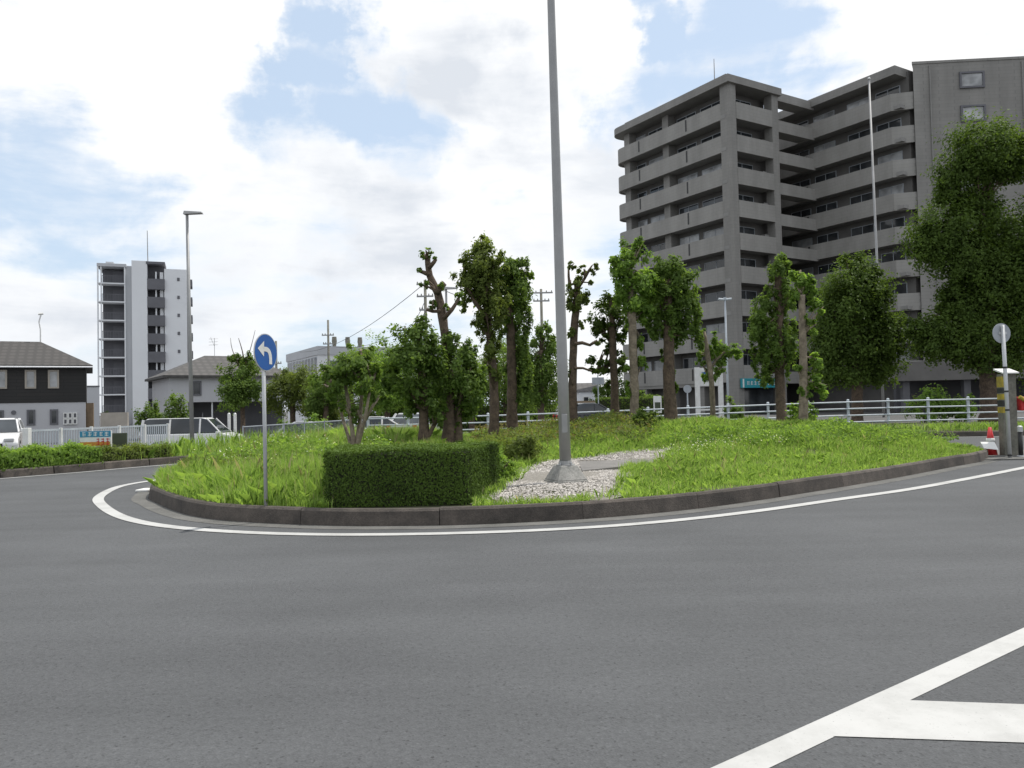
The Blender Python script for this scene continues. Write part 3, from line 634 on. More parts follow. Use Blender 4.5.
tree('tall_pruned_tree', 'tree with foliage hanging down its trunk right beside the tallest left one', 23.4,
     [[(512, 437, 12), (512, 385, 10), (511, 335, 9), (508, 290, 6)], [(510, 320, 5), (498, 308, 4), (492, 300, 3)]],
     [(512, 274, 14, 14), (520, 266, 8, 8), (504, 292, 12, 11), (519, 300, 8, 18), (522, 340, 8, 28), (523, 372, 8, 26), (503, 330, 6, 9), (524, 285, 5, 12), (505, 265, 8, 8), (516, 395, 7, 12), (521, 290, 12, 16), (499, 280, 8, 12), (516, 318, 12, 16), (505, 310, 9, 13), (517, 350, 9, 18), (526, 275, 6, 12), (515, 262, 8, 8)], 5200, 0.12, 'leaf', 'bark', GI)
tree('pollard_tree', 'thin pollard with stubby side arms and tufts directly right of the tall pole', 23.4,
     [[(573, 434, 10), (573, 385, 8.5), (574, 335, 7.5), (577, 302, 7), (577, 278, 4)], [(574, 344, 4), (582, 343, 3.5), (590, 345, 3), (597, 341, 3)], [(574, 368, 3), (583, 368, 2.5), (592, 371, 2)], [(577, 300, 4), (570, 285, 3), (569, 268, 2)], [(577, 290, 3), (585, 278, 2.5), (591, 268, 1.5)]],
     [(577, 298, 8, 12), (572, 266, 4, 4), (583, 271, 5, 4), (592, 268, 5, 5), (576, 284, 7, 8), (597, 343, 3, 3), (590, 282, 3, 3), (586, 300, 3, 6), (571, 305, 5, 6)], 1500, 0.11, 'leaf_olive', 'bark', GI)
tree('pruned_tree', 'dark trunked tree with two tufts low on its trunk and a rounded top', 24.3,
     [[(615, 424, 9.5), (614, 385, 8), (612, 345, 7), (611, 300, 5)], [(613, 372, 3), (604, 370, 2.5), (598, 368, 2)]],
     [(607, 316, 12, 15), (612, 300, 8, 10), (600, 328, 7, 9), (599, 367, 10, 8), (622, 364, 8, 8), (619, 326, 7, 12), (606, 340, 8, 6)], 2400, 0.12, 'leaf_dark', 'bark', GI)
tree('pruned_tree', 'bright green tree with a tall drooping crown and pale straight trunk', 22.8,
     [[(635, 430, 9.5), (634, 385, 8.5), (632, 325, 8), (631, 270, 5)]],
     [(632, 254, 12, 11), (623, 268, 12, 11), (645, 282, 12, 14), (634, 297, 13, 16), (645, 308, 9, 14), (622, 290, 10, 12), (640, 340, 5, 9), (641, 365, 5, 8), (616, 262, 6, 5), (638, 243, 7, 6)], 3800, 0.125, 'leaf_bright', 'bark_pale', GI)
tree('pruned_tree', 'broad drooping tree with the thickest trunk beside the bright green one', 23.2,
     [[(671, 430, 14), (669, 385, 12), (668, 335, 10), (667, 280, 8)]],
     [(667, 268, 14, 13), (681, 282, 13, 14), (658, 298, 12, 17), (686, 306, 12, 19), (696, 322, 7, 17), (655, 322, 8, 15), (678, 330, 9, 17), (672, 386, 5, 8), (668, 300, 14, 18), (698, 340, 4, 10)], 5200, 0.125, 'leaf', 'bark', GI)
tree('slim_tree', 'slim leaning tree with a side tuft of leaves in front of the white lamp post', 24.8,
     [[(713, 419, 6), (710, 382, 5), (706, 350, 5), (703, 332, 3)], [(709, 372, 3), (716, 360, 2.5), (724, 352, 2)]],
     [(724, 350, 10, 8), (735, 354, 8, 6), (717, 343, 6, 8), (720, 366, 7, 7), (703, 332, 3, 4), (740, 352, 4, 3)], 1300, 0.115, 'leaf_bright', 'bark_pale', GI)
tree('pruned_tree', 'tall straight brown trunk with dark foliage hanging to its left', 24.3,
     [[(782, 424, 11), (781, 375, 9.5), (780, 315, 9), (780, 272, 8)]],
     [(779, 270, 9, 14), (778, 260, 8, 7), (765, 309, 12, 14), (760, 332, 12, 15), (770, 344, 11, 22), (789, 340, 7, 26), (756, 357, 7, 11), (787, 298, 7, 18), (768, 375, 8, 12), (772, 285, 6, 10)], 4200, 0.12, 'leaf', 'bark', GI)
tree('pollard_tree', 'slim pale trunked pollard with a small round top standing nearest on the right', 20.8,
     [[(804, 434, 9.5), (804, 385, 8.5), (803, 335, 7.5), (801, 295, 6.5)], [(804, 358, 3), (811, 357, 2.5), (818, 362, 2)]],
     [(802, 284, 9, 10), (798, 274, 6, 6), (811, 291, 6, 8), (818, 308, 7, 6), (813, 328, 5, 5), (818, 362, 7, 6), (824, 391, 7, 8), (815, 380, 5, 6), (797, 295, 5, 6)], 2000, 0.125, 'leaf_bright', 'bark_pale', GI)
tree('shade_tree', 'wide rounded dark tree in front of the apartment galleries', 40,
     [[(857, 420, 12), (856, 370, 10), (855, 310, 6)]],
     [(855, 290, 27, 26), (838, 308, 20, 28), (873, 303, 18, 28), (855, 338, 32, 30), (886, 338, 16, 22), (852, 264, 11, 9), (829, 345, 15, 24), (868, 272, 9, 9), (880, 365, 18, 18), (845, 370, 26, 18), (896, 322, 8, 10)], 15000, 0.19, 'leaf_dark', 'bark', None, 0.25)
tree('shade_tree', 'huge dark broadleaf tree with stacked billowing crown at the right edge', 37,
     [[(993, 440, 22), (990, 385, 19), (985, 300, 15), (980, 210, 8)]],
     [(980, 152, 30, 27), (960, 172, 20, 22), (1005, 143, 20, 19), (1024, 158, 18, 20), (1012, 172, 14, 14), (950, 195, 12, 14), (993, 172, 18, 16), (945, 238, 28, 32), (960, 262, 24, 24), (924, 246, 13, 17), (1000, 240, 26, 30), (1016, 275, 24, 34), (985, 277, 24, 28), (935, 335, 21, 22), (955, 347, 22, 17), (920, 332, 10, 13), (985, 325, 32, 32), (1014, 335, 26, 34), (965, 310, 20, 22), (990, 363, 24, 13), (1045, 280, 30, 60), (972, 208, 18, 16), (985, 205, 14, 14), (950, 300, 14, 14)], 46000, 0.18, 'leaf_dark', 'bark', None, 0.28)
BG = 'trees behind the white rail fence'
tree('background_tree', 'bushy tree with bare twigs on top behind the blue sign', 46, [[(243, 440, 5), (242, 395, 4), (243, 360, 1.6), (238, 338, .5)], [(243, 370, 1.6), (250, 350, .8), (255, 330, .35)], [(242, 372, 1.4), (233, 350, .7), (231, 338, .35)]],
     [(240, 375, 14, 14), (238, 398, 17, 13), (249, 362, 7, 8), (230, 385, 9, 10), (254, 388, 10, 10), (236, 358, 6, 6)], 3800, 0.17, 'leaf', 'bark', BG, -0.5)
tree('background_tree', 'wide yellowish tree mass left of the multi stemmed tree', 48, [[(293, 440, 6), (292, 400, 5), (292, 380, 3)]],
     [(290, 393, 18, 16), (275, 400, 13, 14), (307, 398, 15, 15), (300, 380, 12, 11), (283, 380, 9, 9)], 3600, 0.17, 'leaf_olive', 'bark', BG, -0.5)
tree('background_tree', 'dark green tree below the pale office block', 44, [[(325, 440, 6), (326, 400, 5), (326, 380, 3)]],
     [(324, 395, 16, 16), (338, 390, 13, 15), (314, 402, 12, 12), (330, 375, 11, 10)], 3000, 0.16, 'leaf', 'bark', BG, -0.4)
tree('background_tree', 'bright tree between the multi stemmed tree and the thick trunked one', 42, [[(388, 432, 6), (387, 400, 5), (386, 370, 3)]],
     [(386, 375, 13, 16), (398, 390, 14, 15), (378, 395, 12, 14), (392, 358, 8, 8), (368, 390, 9, 11)], 3200, 0.16, 'leaf_bright', 'bark', BG, -0.1)
tree('background_tree', 'dark tree seen between the trunks of the left cluster', 45, [[(472, 425, 6), (472, 400, 5), (472, 380, 3)]],
     [(470, 385, 16, 16), (485, 395, 13, 14), (455, 395, 14, 12), (462, 375, 9, 10)], 2800, 0.16, 'leaf_dark', 'bark', BG, 0)
tree('background_tree', 'tall green tree immediately left of the tall pole', 38, [[(541, 425, 7), (541, 395, 6), (541, 350, 4)]],
     [(540, 368, 13, 22), (551, 352, 8, 18), (549, 388, 11, 18), (532, 390, 11, 17), (545, 332, 8, 10), (535, 340, 7, 10), (530, 365, 8, 16)], 4600, 0.15, 'leaf', 'bark', BG, 0.05)
tree('background_tree', 'far dark green tree behind the low side tufts right of the pole', 70, [[(608, 415, 4), (608, 400, 3), (608, 388, 2)]],
     [(606, 390, 9, 10), (618, 388, 9, 12), (598, 396, 7, 7), (628, 395, 8, 10)], 2000, 0.2, 'leaf', 'bark', BG, 0)
tree('background_tree', 'pale green tree glimpsed behind the slim pole left of the round sign back', 55, [[(642, 415, 4), (642, 402, 3), (642, 395, 2)]],
     [(642, 398, 8, 6), (650, 400, 7, 5)], 700, 0.18, 'leaf', 'bark', BG, 0.1)
for lb, px, D, ym, tone, rs in (
    ('round tree hiding the lower office block walls', 350, 52, 380, 'leaf', 1.1),
    ('deep green tree right behind the multi stemmed tree', 368, 55, 376, 'leaf_bright', 1.2),
    ('broad tree behind the bare topped pollard', 440, 50, 384, 'leaf', 1.15),
    ('light green tree behind the bushy thick trunk', 408, 56, 372, 'leaf_bright', 1.2),
    ('dense tree behind the pair of tall pruned trees', 505, 46, 378, 'leaf', 1.2),
    ('tall pale tree showing between the left tree cluster trunks', 480, 60, 372, 'leaf', 1.3),
    ('dark low tree above the cars behind the left trees', 392, 47, 398, 'leaf_dark', 1.0),
    ('wide low tree behind the mesh fence below the office block', 322, 46, 395, 'leaf_olive', 1.0),
    ('dark tree filling the gap beside the tall pole', 528, 50, 372, 'leaf_dark', 1.2)):
    b_ = [(px + random.uniform(-19, 19) * rs, ym + random.uniform(-18, 30) * rs, random.uniform(11, 17) * rs, random.uniform(10, 16) * rs) for _ in range(9)] + [(px, ym, 20, 20)]
    tree('background_tree', lb, D, [[(px, 430, 6), (px + 1, 405, 5), (px, ym, 3)]], b_, 3200, 0.17, tone, 'bark', BG, gzf(P(px, 420, D).x, D))
def bgbush(label, px, py, rx, ry, D, mat, zb, n=3600):
    c = P(px, py, D); s = D / F
    bush('shrub', label, (c.x, c.y), rx * s, max(.5, c.z + ry * s - zb), n, M[mat], 0.12 if D < 40 else 0.17, 'shrub', None, zb)
bgbush('rounded green shrub by the base of the pale tower', 150, 412, 13, 8, 56, 'leaf', -0.5)
bgbush('taller shrub beside the grey hip roofed house above the white van', 177, 405, 17, 10, 54, 'leaf', -0.5)
bgbush('small green shrub on the beige wall top of the tower', 106, 412, 5, 3, 119, 'leaf', 0.5, 500)
bgbush('sprawling bright shrub behind the white rail fence on the right', 925, 395, 20, 9, 34, 'leaf_bright', 0.28, 2600)
bgbush('second bright shrub behind the white rail fence near the striped pillar', 962, 398, 16, 6, 33.6, 'leaf_bright', 0.28, 1800)
bgbush('spreading shrub in front of the silver car beyond the mesh fence', 318, 426, 22, 8, 35, 'leaf_bright', -0.4, 2600)
bgbush('smaller darker shrub beside the spreading one beyond the mesh fence', 292, 428, 16, 7, 35.5, 'leaf', -0.4, 2000)
bgbush('leafy shrub poking through the rail fence behind the leafy weeds', 738, 408, 13, 6, 32.8, 'leaf', 0.25, 1400)
c = P(640, 405, 52); hedge('boundary_hedge', 'dark boundary hedge beyond the rail fence behind the tree trunks', [(c.x - 2.8, 52), (c.x + 2.0, 52), (c.x + 2.0, 53.2), (c.x - 2.8, 53.2)], 0.1, 1.75, 5000, 0.12, M['leaf_dark'], rough=0.06)
ca_, cb_ = P(396, 420, 49), P(556, 420, 49)
hedge('boundary_hedge', 'long dark green hedge under the trees behind the rail fence', [(ca_.x, 49), (cb_.x, 49), (cb_.x, 50.2), (ca_.x, 50.2)], -.05, 1.55, 7000, 0.13, M['leaf_dark'], rough=0.08)
# left hedge strips behind the outer kerb
def offp(p, a): i = np.argmin(np.hypot(OUT[:, 0] - p[0], OUT[:, 1] - p[1])); return OUT[i] - nO[i] * a
def kerb_hedge(label, px0, px1, h, mat, n, rough):
    i0, i1 = [int(np.argmin([abs((p[0] / p[1]) - (px - 512) / F) + (0 if p[1] > 8 and p[0] < 0 else 9) for p in OUT])) for px in (px0, px1)]
    idx = range(min(i0, i1), max(i0, i1) + 1)
    poly = [OUT[i] - nO[i] * 0.25 for i in idx] + [OUT[i] - nO[i] * 1.25 for i in reversed(idx)]
    hedge('roadside_hedge', label, poly, 0.16, h, n, 0.07, mat, rough=rough)
kerb_hedge('long bushy roadside hedge at the left edge below the white car', -40, 101, 0.43, M['leaf_bright'], 14000, 0.08)
kerb_hedge('shorter roadside hedge right of the blue and red banner', 106, 175, 0.33, M['leaf_olive'], 6000, 0.08)
q = np.concatenate([np.array([OUT[i] - nO[i] * a for a in RNG.uniform(0.15, 2.3, 60)]) for i in range(3, len(OUT) - 6)])
q = q + RNG.normal(0, 0.12, q.shape); q = np.repeat(q, 3, 0) + RNG.normal(0, 0.1, (len(q) * 3, 2)); q = q[[bdist(OUT, q[:, 0], q[:, 1]) > 0.16][0]]
setp(blades('verge_grass', M['grass'], q, np.full(len(q), 0.17), np.full(len(q), 0.15), 0.42 + 0.4 * ss(-11.5, -10, q[:, 0]) * ss(-2, -6, q[:, 0]), 0.02, 0.6), 'rough grass on the verge behind the outer kerb', 'grass', kind='stuff')

# ------------------------------------------------------------------ fences
def fz(x): return 0.02 + 0.26 * float(ss(np.array(-4.), np.array(16.), np.array(x))) + 0.0
FY = 32.0
x0, x1 = P(368, 420, FY).x, 26.0
t = thing('rail_fence', 'long pale grey four railed guard fence behind the traffic island', 'fence', (x0, FY, 0))
xp = x0; k = 0; PX = []
while xp < x1: PX.append(xp); xp += 1.62
for x in PX:
    z = fz(x); mb = MB((x0, FY, 0)); mb.tube([(x, FY, z - 0.1), (x, FY, z + 1.17)], 0.055, 10); mb.tube([(x, FY, z + 1.17), (x, FY, z + 1.21)], [0.062, 0.03], 10); mb.build('post', M['bluewhite'], t, smooth=False)
for h in (0.28, 0.55, 0.82, 1.09):
    mb = MB((x0, FY, 0)); mb.tube([(x, FY - 0.07, fz(x) + h) for x in PX], 0.03, 8); mb.build('rail', M['bluewhite'], t, smooth=True)
# white barred fence on the left
a, b = P(27, 432, 24.2), P(168, 430, 30.5)
t = thing('bar_fence', 'white vertical barred fence behind the left roadside hedges', 'fence', (a.x, a.y, 0))
org = (a.x, a.y, 0); n = 60
def along(u): return Vector((a.x + (b.x - a.x) * u, a.y + (b.y - a.y) * u, 0))
for h in (0.25, 1.06):
    mb = MB(org); p, q_ = along(0), along(1); dd = (q_ - p).normalized(); nn = Vector((dd.y, -dd.x, 0)) * 0.02
    mb.hexa([p + nn + Vector((0, 0, h - .03)), q_ + nn + Vector((0, 0, h - .03)), q_ - nn + Vector((0, 0, h - .03)), p - nn + Vector((0, 0, h - .03))], [p + nn + Vector((0, 0, h + .03)), q_ + nn + Vector((0, 0, h + .03)), q_ - nn + Vector((0, 0, h + .03)), p - nn + Vector((0, 0, h + .03))]); mb.build('rail', M['bluewhite'], t)
for i in range(n + 1):
    p = along(i / n); mb = MB(org)
    if i == 0: mb.box(p.x - .09, p.x + .09, p.y - .09, p.y + .09, -0.1, 1.15); mb.build('gate_post', M['white'], t, bevel=0.01)
    elif i % 12 == 0: mb.box(p.x - .04, p.x + .04, p.y - .04, p.y + .04, -0.1, 1.12); mb.build('post', M['white'], t)
    else: mb.tube([(p.x, p.y, 0.25), (p.x, p.y, 1.06)], 0.021, 6); mb.build('bar', M['bluewhite'], t)
# grey fence joining it to the rail fence
a2, b2 = P(243, 430, 33), P(364, 424, 34)
t = thing('mesh_fence', 'low grey pipe and mesh fence beyond the tall grass on the left', 'fence', (a2.x, a2.y, -0.2)); org = (a2.x, a2.y, -0.2)
for h in (0.12, 0.62, 1.12):
    mb = MB(org); mb.tube([(a2.x, a2.y, h - .25), (b2.x, b2.y, h - .05)], 0.024, 8); mb.build('rail', M['fencegrey'], t)
for i in range(7):
    u = i / 6; mb = MB(org); mb.tube([(a2.x + (b2.x - a2.x) * u, a2.y + u, -0.45), (a2.x + (b2.x - a2.x) * u, a2.y + u, 0.92 + .2 * u)], 0.032, 8); mb.build('post', M['fencegrey'], t)
mb = MB(org)
for i in range(90):
    u = (i + .5) / 90; x, y = a2.x + (b2.x - a2.x) * u, a2.y + u; mb.tube([(x, y, -0.12 + .2 * u), (x, y, 0.86 + .2 * u)], 0.007, 4)
mb.build('mesh_panel', M['fencegrey'], t)

# ------------------------------------------------------------------ small street things
def strokes(mb, x0, x1, z0, z1, y, n, seed):
    """indistinct characters: clusters of short strokes"""
    rr = random.Random(seed); w = (x1 - x0) / n
    for i in range(n):
        cx = x0 + (i + .5) * w; g = w * .36; hh = (z1 - z0) * .5
        for k in range(3):
            z = (z0 + z1) / 2 + (k - 1) * hh * .72; mb.box(cx - g * rr.uniform(.6, 1), cx + g * rr.uniform(.6, 1), y - .004, y, z - hh * .12, z + hh * .12)
        x = cx + g * rr.uniform(-.5, .5); mb.box(x - g * .14, x + g * .14, y - .0045, y - .0005, z0, z1)
def board(name, label, px, y0, y1, wpx, D, mat, zb, cat='sign', rz=0):
    c = P(px, (y0 + y1) / 2, D); s = D / F; z1 = P(px, y0, D).z; z0 = P(px, y1, D).z
    t = thing(name, label, cat, (c.x, c.y, zb), rz); mb = MB(); mb.box(-wpx * s / 2, wpx * s / 2, -.03, .03, z0 - zb, z1 - zb); mb.build('panel', mat, t, bevel=.005); return t, wpx * s / 2, z0 - zb, z1 - zb
# banner
t, w, z0, z1 = board('banner', 'blue and red banner with white lettering behind the left hedge', 96, 431, 447, 31, 22.6, M['white'], 0.18, 'banner')
H = z1 - z0
mb = MB(); mb.box(-w, w, -.036, -.032, z0 + H * .62, z1); mb.build('blue_band', M['signblue2'], t)
mb = MB(); strokes(mb, -w * .9, w * .9, z0 + H * .68, z1 - H * .06, -.038, 5, 3); mb.build('lettering', M['white'], t)
mb = MB(); mb.box(-w, w * .95, -.036, -.032, z0 + H * .05, z0 + H * .32); mb.build('orange_band', M['orange'], t)
mb = MB(); strokes(mb, 0, w * .95, z0 + H * .12, z0 + H * .55, -.038, 3, 8); mb.build('red_lettering', M['red'], t)
for sx_ in (-w + .03, w - .03):
    mb = MB(); mb.tube([(sx_, .05, -.05), (sx_, .05, z1)], .02, 8); mb.build('post', M['white'], t)
t, w, z0, z1 = board('notice_board', 'plain dark green board beside the blue and red banner', 119.5, 433, 447, 15, 23.5, M['greenboard'], 0.18, 'board')
for sx_ in (-w + .04, w - .04):
    mb = MB(); mb.tube([(sx_, .05, -.05), (sx_, .05, z1 - .02)], .02, 8); mb.build('post', M['polegrey'], t)
def lamp(name, label, px, ytop, ybot, D, rad, mat, zb, head):
    a, b = P(px[1], ybot, D), P(px[0], ytop, D); org = Vector((a.x, a.y, zb)); t = thing(name, label, 'street lamp', org)
    d = b - a; e = b - org; s0 = a + d * ((zb - a.z) / d.z) - org
    mb = MB(); mb.tube([s0, s0.lerp(e, .5), e], [rad, rad * .85, rad * .65], 12); mb.build('pole', mat, t, smooth=True)
    mb = MB(); mb.box(s0.x - rad * 2.2, s0.x + rad * 2.2, s0.y - rad * 2.2, s0.y + rad * 2.2, -.05, .03); mb.build('base_plate', mat, t)
    mb = MB()
    if head == 'led':
        mb.hexa([(e.x - .12, -.11, e.z - .02), (e.x + .62, -.11, e.z + .0), (e.x + .62, .11, e.z + .0), (e.x - .12, .11, e.z - .02)], [(e.x - .1, -.07, e.z + .12), (e.x + .6, -.09, e.z + .06), (e.x + .6, .09, e.z + .06), (e.x - .1, .07, e.z + .12)])
    else: mb.tube([e + Vector((-.05, 0, .02)), e + Vector((-.3, 0, .05))], [.06, .05], 8); mb.tube([e + Vector((.05, 0, .02)), e + Vector((.3, 0, .05))], [.06, .05], 8); mb.tube([e, e + Vector((0, 0, .12))], .07, 8)
    mb.build('lamp_head', mat, t); return t
lamp('street_lamp', 'slender grey lamp post with a flat head left of the blue sign', (187, 192), 214, 436, 31.5, .085, M['polegrey'], 0.18, 'led')
lamp('street_lamp', 'thin white lamp post with twin heads in front of the apartment corner', (725, 728.5), 300, 414, 36, .06, M['bluewhite'], 0.2, 'twin')
lamp('street_lamp', 'dim lamp post half hidden behind the bare topped pollard', (446, 449), 289, 425, 42, .09, M['polegrey'], 0.0, 'led')
# slender pole in front of the galleries
a, b = P(880, 330, 50), P(869, 79, 50); org = Vector((a.x + .3, 50, 0.28)); t = thing('flag_pole', 'tall thin white pole rising in front of the apartment galleries', 'pole', org)
mb = MB(org); d = (b - a) / (b.z - a.z); mb.tube([a - d * (a.z - .2), a, b], [.085, .08, .06], 10); mb.build('shaft', M['polegrey'], t, smooth=True)
mb = MB(org); mb.tube([b, b + Vector((0, 0, .12))], [.1, .05], 8); mb.build('cap', M['white'], t)
# sign back and striped pillar at the right
D = 18.6; b = P(1010, 458, D); org = Vector((b.x, b.y, 0)); t = thing('road_sign', 'round sign seen from behind on a leaning grey pole at the right edge', 'road sign', org)
tp = P(1002.6, 325, D); mb = MB(org); mb.tube([(b.x, b.y, -.05), (b + (tp - b) * .5), tp], .042, 12); mb.build('pole', M['galv'], t, smooth=True)
c = P(1003.5, 333, D); mb = MB(org); nv = Vector((-.16, .99, 0)); mb.tube([c + nv * .055, c + nv * .07], .235, 36); mb.build('sign_disc', M['fencegrey'], t)
mb = MB(org); mb.box(c.x - .09, c.x + .09, c.y + .02, c.y + .05, c.z - .03, c.z + .03); mb.build('bracket', M['galv'], t)
for f in (.5, .36, .68, .02):
    p = b + (tp - b) * f; mb = MB(org); mb.tube([p - Vector((0, 0, .02)), p + Vector((0, 0, .02))], .05, 12); mb.build('clamp', M['black'], t)
D = 19.4; b = P(1009, 456, D); zt = P(1006, 374, D).z; t = thing('warning_pillar', 'grey box pillar with yellow and black tape and a white sloping top', 'pillar', (b.x, b.y, 0))
mb = MB(); mb.box(-.17, .17, -.12, .1, 0, zt); mb.build('body', M['boxgrey'], t, bevel=.01)
for z0_, z1_, m_ in ((zt * .53, zt * .60, 'yellow'), (zt * .61, zt * .68, 'black'), (zt * .69, zt * .76, 'yellow'), (zt * .77, zt * .83, 'black'), (zt * .84, zt * .97, 'yellow')):
    mb = MB(); mb.box(-.173, -.09, -.124, .103, z0_, z1_); mb.build('tape_band', M[m_], t)
mb = MB(); mb.hexa([(-.2, -.2, zt), (.2, -.2, zt), (.2, .17, zt + .1), (-.2, .17, zt + .1)], [(-.2, -.21, zt + .03), (.2, -.21, zt + .03), (.2, .17, zt + .14), (-.2, .17, zt + .14)]); mb.build('sloping_top', M['white'], t)
mb = MB(); mb.box(.225, .40, -.2, .1, zt * .55, zt * .72); mb.build('lamp_housing', M['red'], t, bevel=.03)
mb = MB(); mb.tube([(.16, -.24, zt * .72), (.52, -.24, zt * .60)], .045, 10); mb.build('barrier_arm', M['yellow'], t)
mb = MB(); mb.tube([(.27, -.245, zt * .685), (.36, -.245, zt * .655)], .047, 10); mb.build('arm_stripe', M['black'], t)
D = 19.6; b = P(991, 456, D); t = thing('traffic_cone', 'red traffic cone standing beside the striped pillar', 'traffic cone', (b.x, b.y, 0))
mb = MB(); mb.tube([(0, 0, .03), (0, 0, .72)], [.15, .035], 20); mb.build('cone', M['red'], t, smooth=True)
mb = MB(); mb.tube([(0, 0, .33), (0, 0, .45)], [.109, .089], 20); mb.build('reflective_band', M['white'], t, smooth=True)
mb = MB(); mb.box(-.19, .19, -.19, .19, 0, .03); mb.build('base', M['red'], t, bevel=.01)
b = P(990, 444, 19.1); t = thing('white_board', 'small tilted white board leaning against the red cone', 'board', (b.x, b.y, 0)); mb = MB()
mb.hexa([(-.17, -.05, b.z - .10), (.17, -.05, b.z - .14), (.17, .0, b.z - .14), (-.17, 0, b.z - .10)], [(-.17, .1, b.z + .05), (.17, .1, b.z + .04), (.17, .13, b.z + .04), (-.17, .13, b.z + .05)]); mb.build('panel', M['white'], t)
mb = MB(); mb.tube([(.02, .16, 0), (.02, .15, b.z)], .02, 6); mb.build('leg', M['wood'], t)
D = 18.9; b = P(1021, 456, D); t = thing('bollard', 'short black and silver bollard at the far right edge', 'bollard', (b.x, b.y, 0))
mb = MB(); mb.tube([(0, 0, 0), (0, 0, .62)], .05, 14); mb.build('shaft', M['black'], t, smooth=True)
mb = MB(); mb.tube([(0, 0, .62), (0, 0, .74), (0, 0, .77)], [.06, .06, .03], 14); mb.build('cap', M['galv'], t)
mb = MB(); mb.tube([(0, 0, .0), (0, 0, .06)], [.1, .08], 14); mb.build('foot', M['galv'], t)
p = G(1004, 459); mb = MB(); mb.prism([(p.x - .75, p.y - .35), (p.x + 3, p.y - .6), (p.x + 3, p.y + 2.6), (p.x - .3, p.y + 2.4)], -.02, .035); setp(mb.build('pavement_pad', M['gutter'], bevel=.01), 'pale concrete pad under the pillar and sign at the right', 'pavement', kind='structure')
# white flat stone at the left tip
p = G(143, 491.5); mb = MB(); mb.prism([(p.x - .09, p.y - .15), (p.x + .16, p.y - .12), (p.x + .15, p.y + .18), (p.x - .07, p.y + .2)], .0, .05); setp(mb.build('kerb_block', M['white'], bevel=.02), 'flat white block lying at the left tip of the island kerb', 'block')
# boards beyond the fence
t, w, z0, z1 = board('information_board', 'white framed board with a blue square on two posts by the apartment', 708, 368, 386, 21, 44, M['white'], 0.28)
H = z1 - z0
for sx_, tpz in ((-w - .02, z1 + .05), (w + .1, z1 - .15)):
    mb = MB(); mb.box(sx_ - .12, sx_ + .12, -.1, .1, -.1, tpz); mb.build('post', M['white'], t)
mb = MB(); mb.box(-w * .6, w * .25, -.036, -.032, z0 + H * .3, z0 + H * .78); mb.build('blue_square', M['blue'], t)
mb = MB(); mb.box(-w * .42, -w * .02, -.040, -.037, z0 + H * .42, z0 + H * .5); mb.box(-w * .42, -w * .02, -.040, -.037, z0 + H * .58, z0 + H * .66); mb.build('mark', M['white'], t)
mb = MB(); mb.box(-w, w + .1, -.02, .02, z0 * .35, z0 * .35 + .09); mb.build('cross_bar', M['white'], t)
t, w, z0, z1 = board('standing_board', 'narrow white board standing between the two leafy tree trunks', 657.5, 396, 413, 8, 38, M['white'], 0.1)
mb = MB(); mb.box(-w * .7, w * .7, -.035, -.031, z0 + .1, z1 - .3); mb.build('poster', M['greenboard'], t)
mb = MB(); mb.box(-w, w, -.15, .15, -.02, .06); mb.build('foot', M['polegrey'], t)
def postsign(label, px, y, r, D, zb, shape):
    c = P(px, y, D); s = D / F; t = thing('post_sign', label, 'sign', (c.x, c.y, zb)); mb = MB(); mb.tube([(0, .05, -.05), (0, .05, c.z - zb + r * s)], .035, 8); mb.build('post', M['bluewhite'], t)
    mb = MB()
    if shape == 'round': mb.tube([(0, 0, c.z - zb), (0, .02, c.z - zb)], r * s, 24)
    else: mb.box(-r * s, r * s, -.01, .02, c.z - zb - r * s * shape, c.z - zb + r * s * shape)
    mb.build('panel', M['fencegrey'] if shape == 'round' else M['white'] if shape > 1 else M['fencegrey'], t)
postsign('small round grey sign on a white post left of the framed board', 687.5, 389, 4, 40, 0.2, 'round')
postsign('wide grey sign panel on a post seen between pollard and dark trunk', 598, 381, 6, 48, 0.0, .6)
postsign('upright white sign panel in front of the grey hip roofed house', 283, 395, 4, 50, -0.5, 1.3)
for px, lb in ((229, 'left white marker post just right of the white van'), (235, 'right white marker post just right of the white van')):
    c = P(px, 414, 41); t = thing('marker_post', lb, 'post', (c.x, c.y, -.5)); mb = MB(); mb.tube([(0, 0, 0), (0, 0, c.z + .5)], .08, 10); mb.build('shaft', M['white'], t); mb = MB(); mb.tube([(0, 0, c.z + .5), (0, 0, c.z + .56)], [.085, .04], 10); mb.build('cap', M['galv'], t)
# utility poles and wires
def upole(label, px, ytop, D, zb, arms, rad=.14):
    b = P(px, ytop, D); org = Vector((b.x, b.y, zb)); t = thing('utility_pole', label, 'utility pole', org); h = b.z - zb
    mb = MB(); mb.tube([(0, 0, -.1), (0, 0, h)], [rad, rad * .65], 10); mb.build('pole', M['boxgrey'], t, smooth=True)
    for z, w_ in arms:
        mb = MB(); mb.box(-w_, w_, -.05 - rad, .05 - rad, h - z - .05, h - z + .05); ca_ = mb.build('crossarm', M['polegrey'], t)
        mb = MB()
        for x in (-w_ * .9, -w_ * .45, w_ * .45, w_ * .9): mb.tube([(x, -rad, h - z + .04), (x, -rad, h - z + .17)], [.04, .03], 6)
        mb.build('insulator', M['boxgrey'], ca_)
    return t, b
upole('dark utility pole above the roof beside the blue sign', 276, 341, 70, -.5, [(2.0, .5), (3.2, .5)])
upole('utility pole with small crossarms in front of the office block', 328, 320, 72, -.5, [(1.4, .55), (2.2, .45)])
_, w1 = upole('utility pole with insulators just left of the bare pollard top', 425, 280, 52, 0, [(.3, .55), (1.1, .55), (2.0, .4), (3.1, .4)])
_, w2 = upole('utility pole with wide crossarm left of the tall pole', 541, 289, 58, 0, [(.3, .85), (.9, .6)])
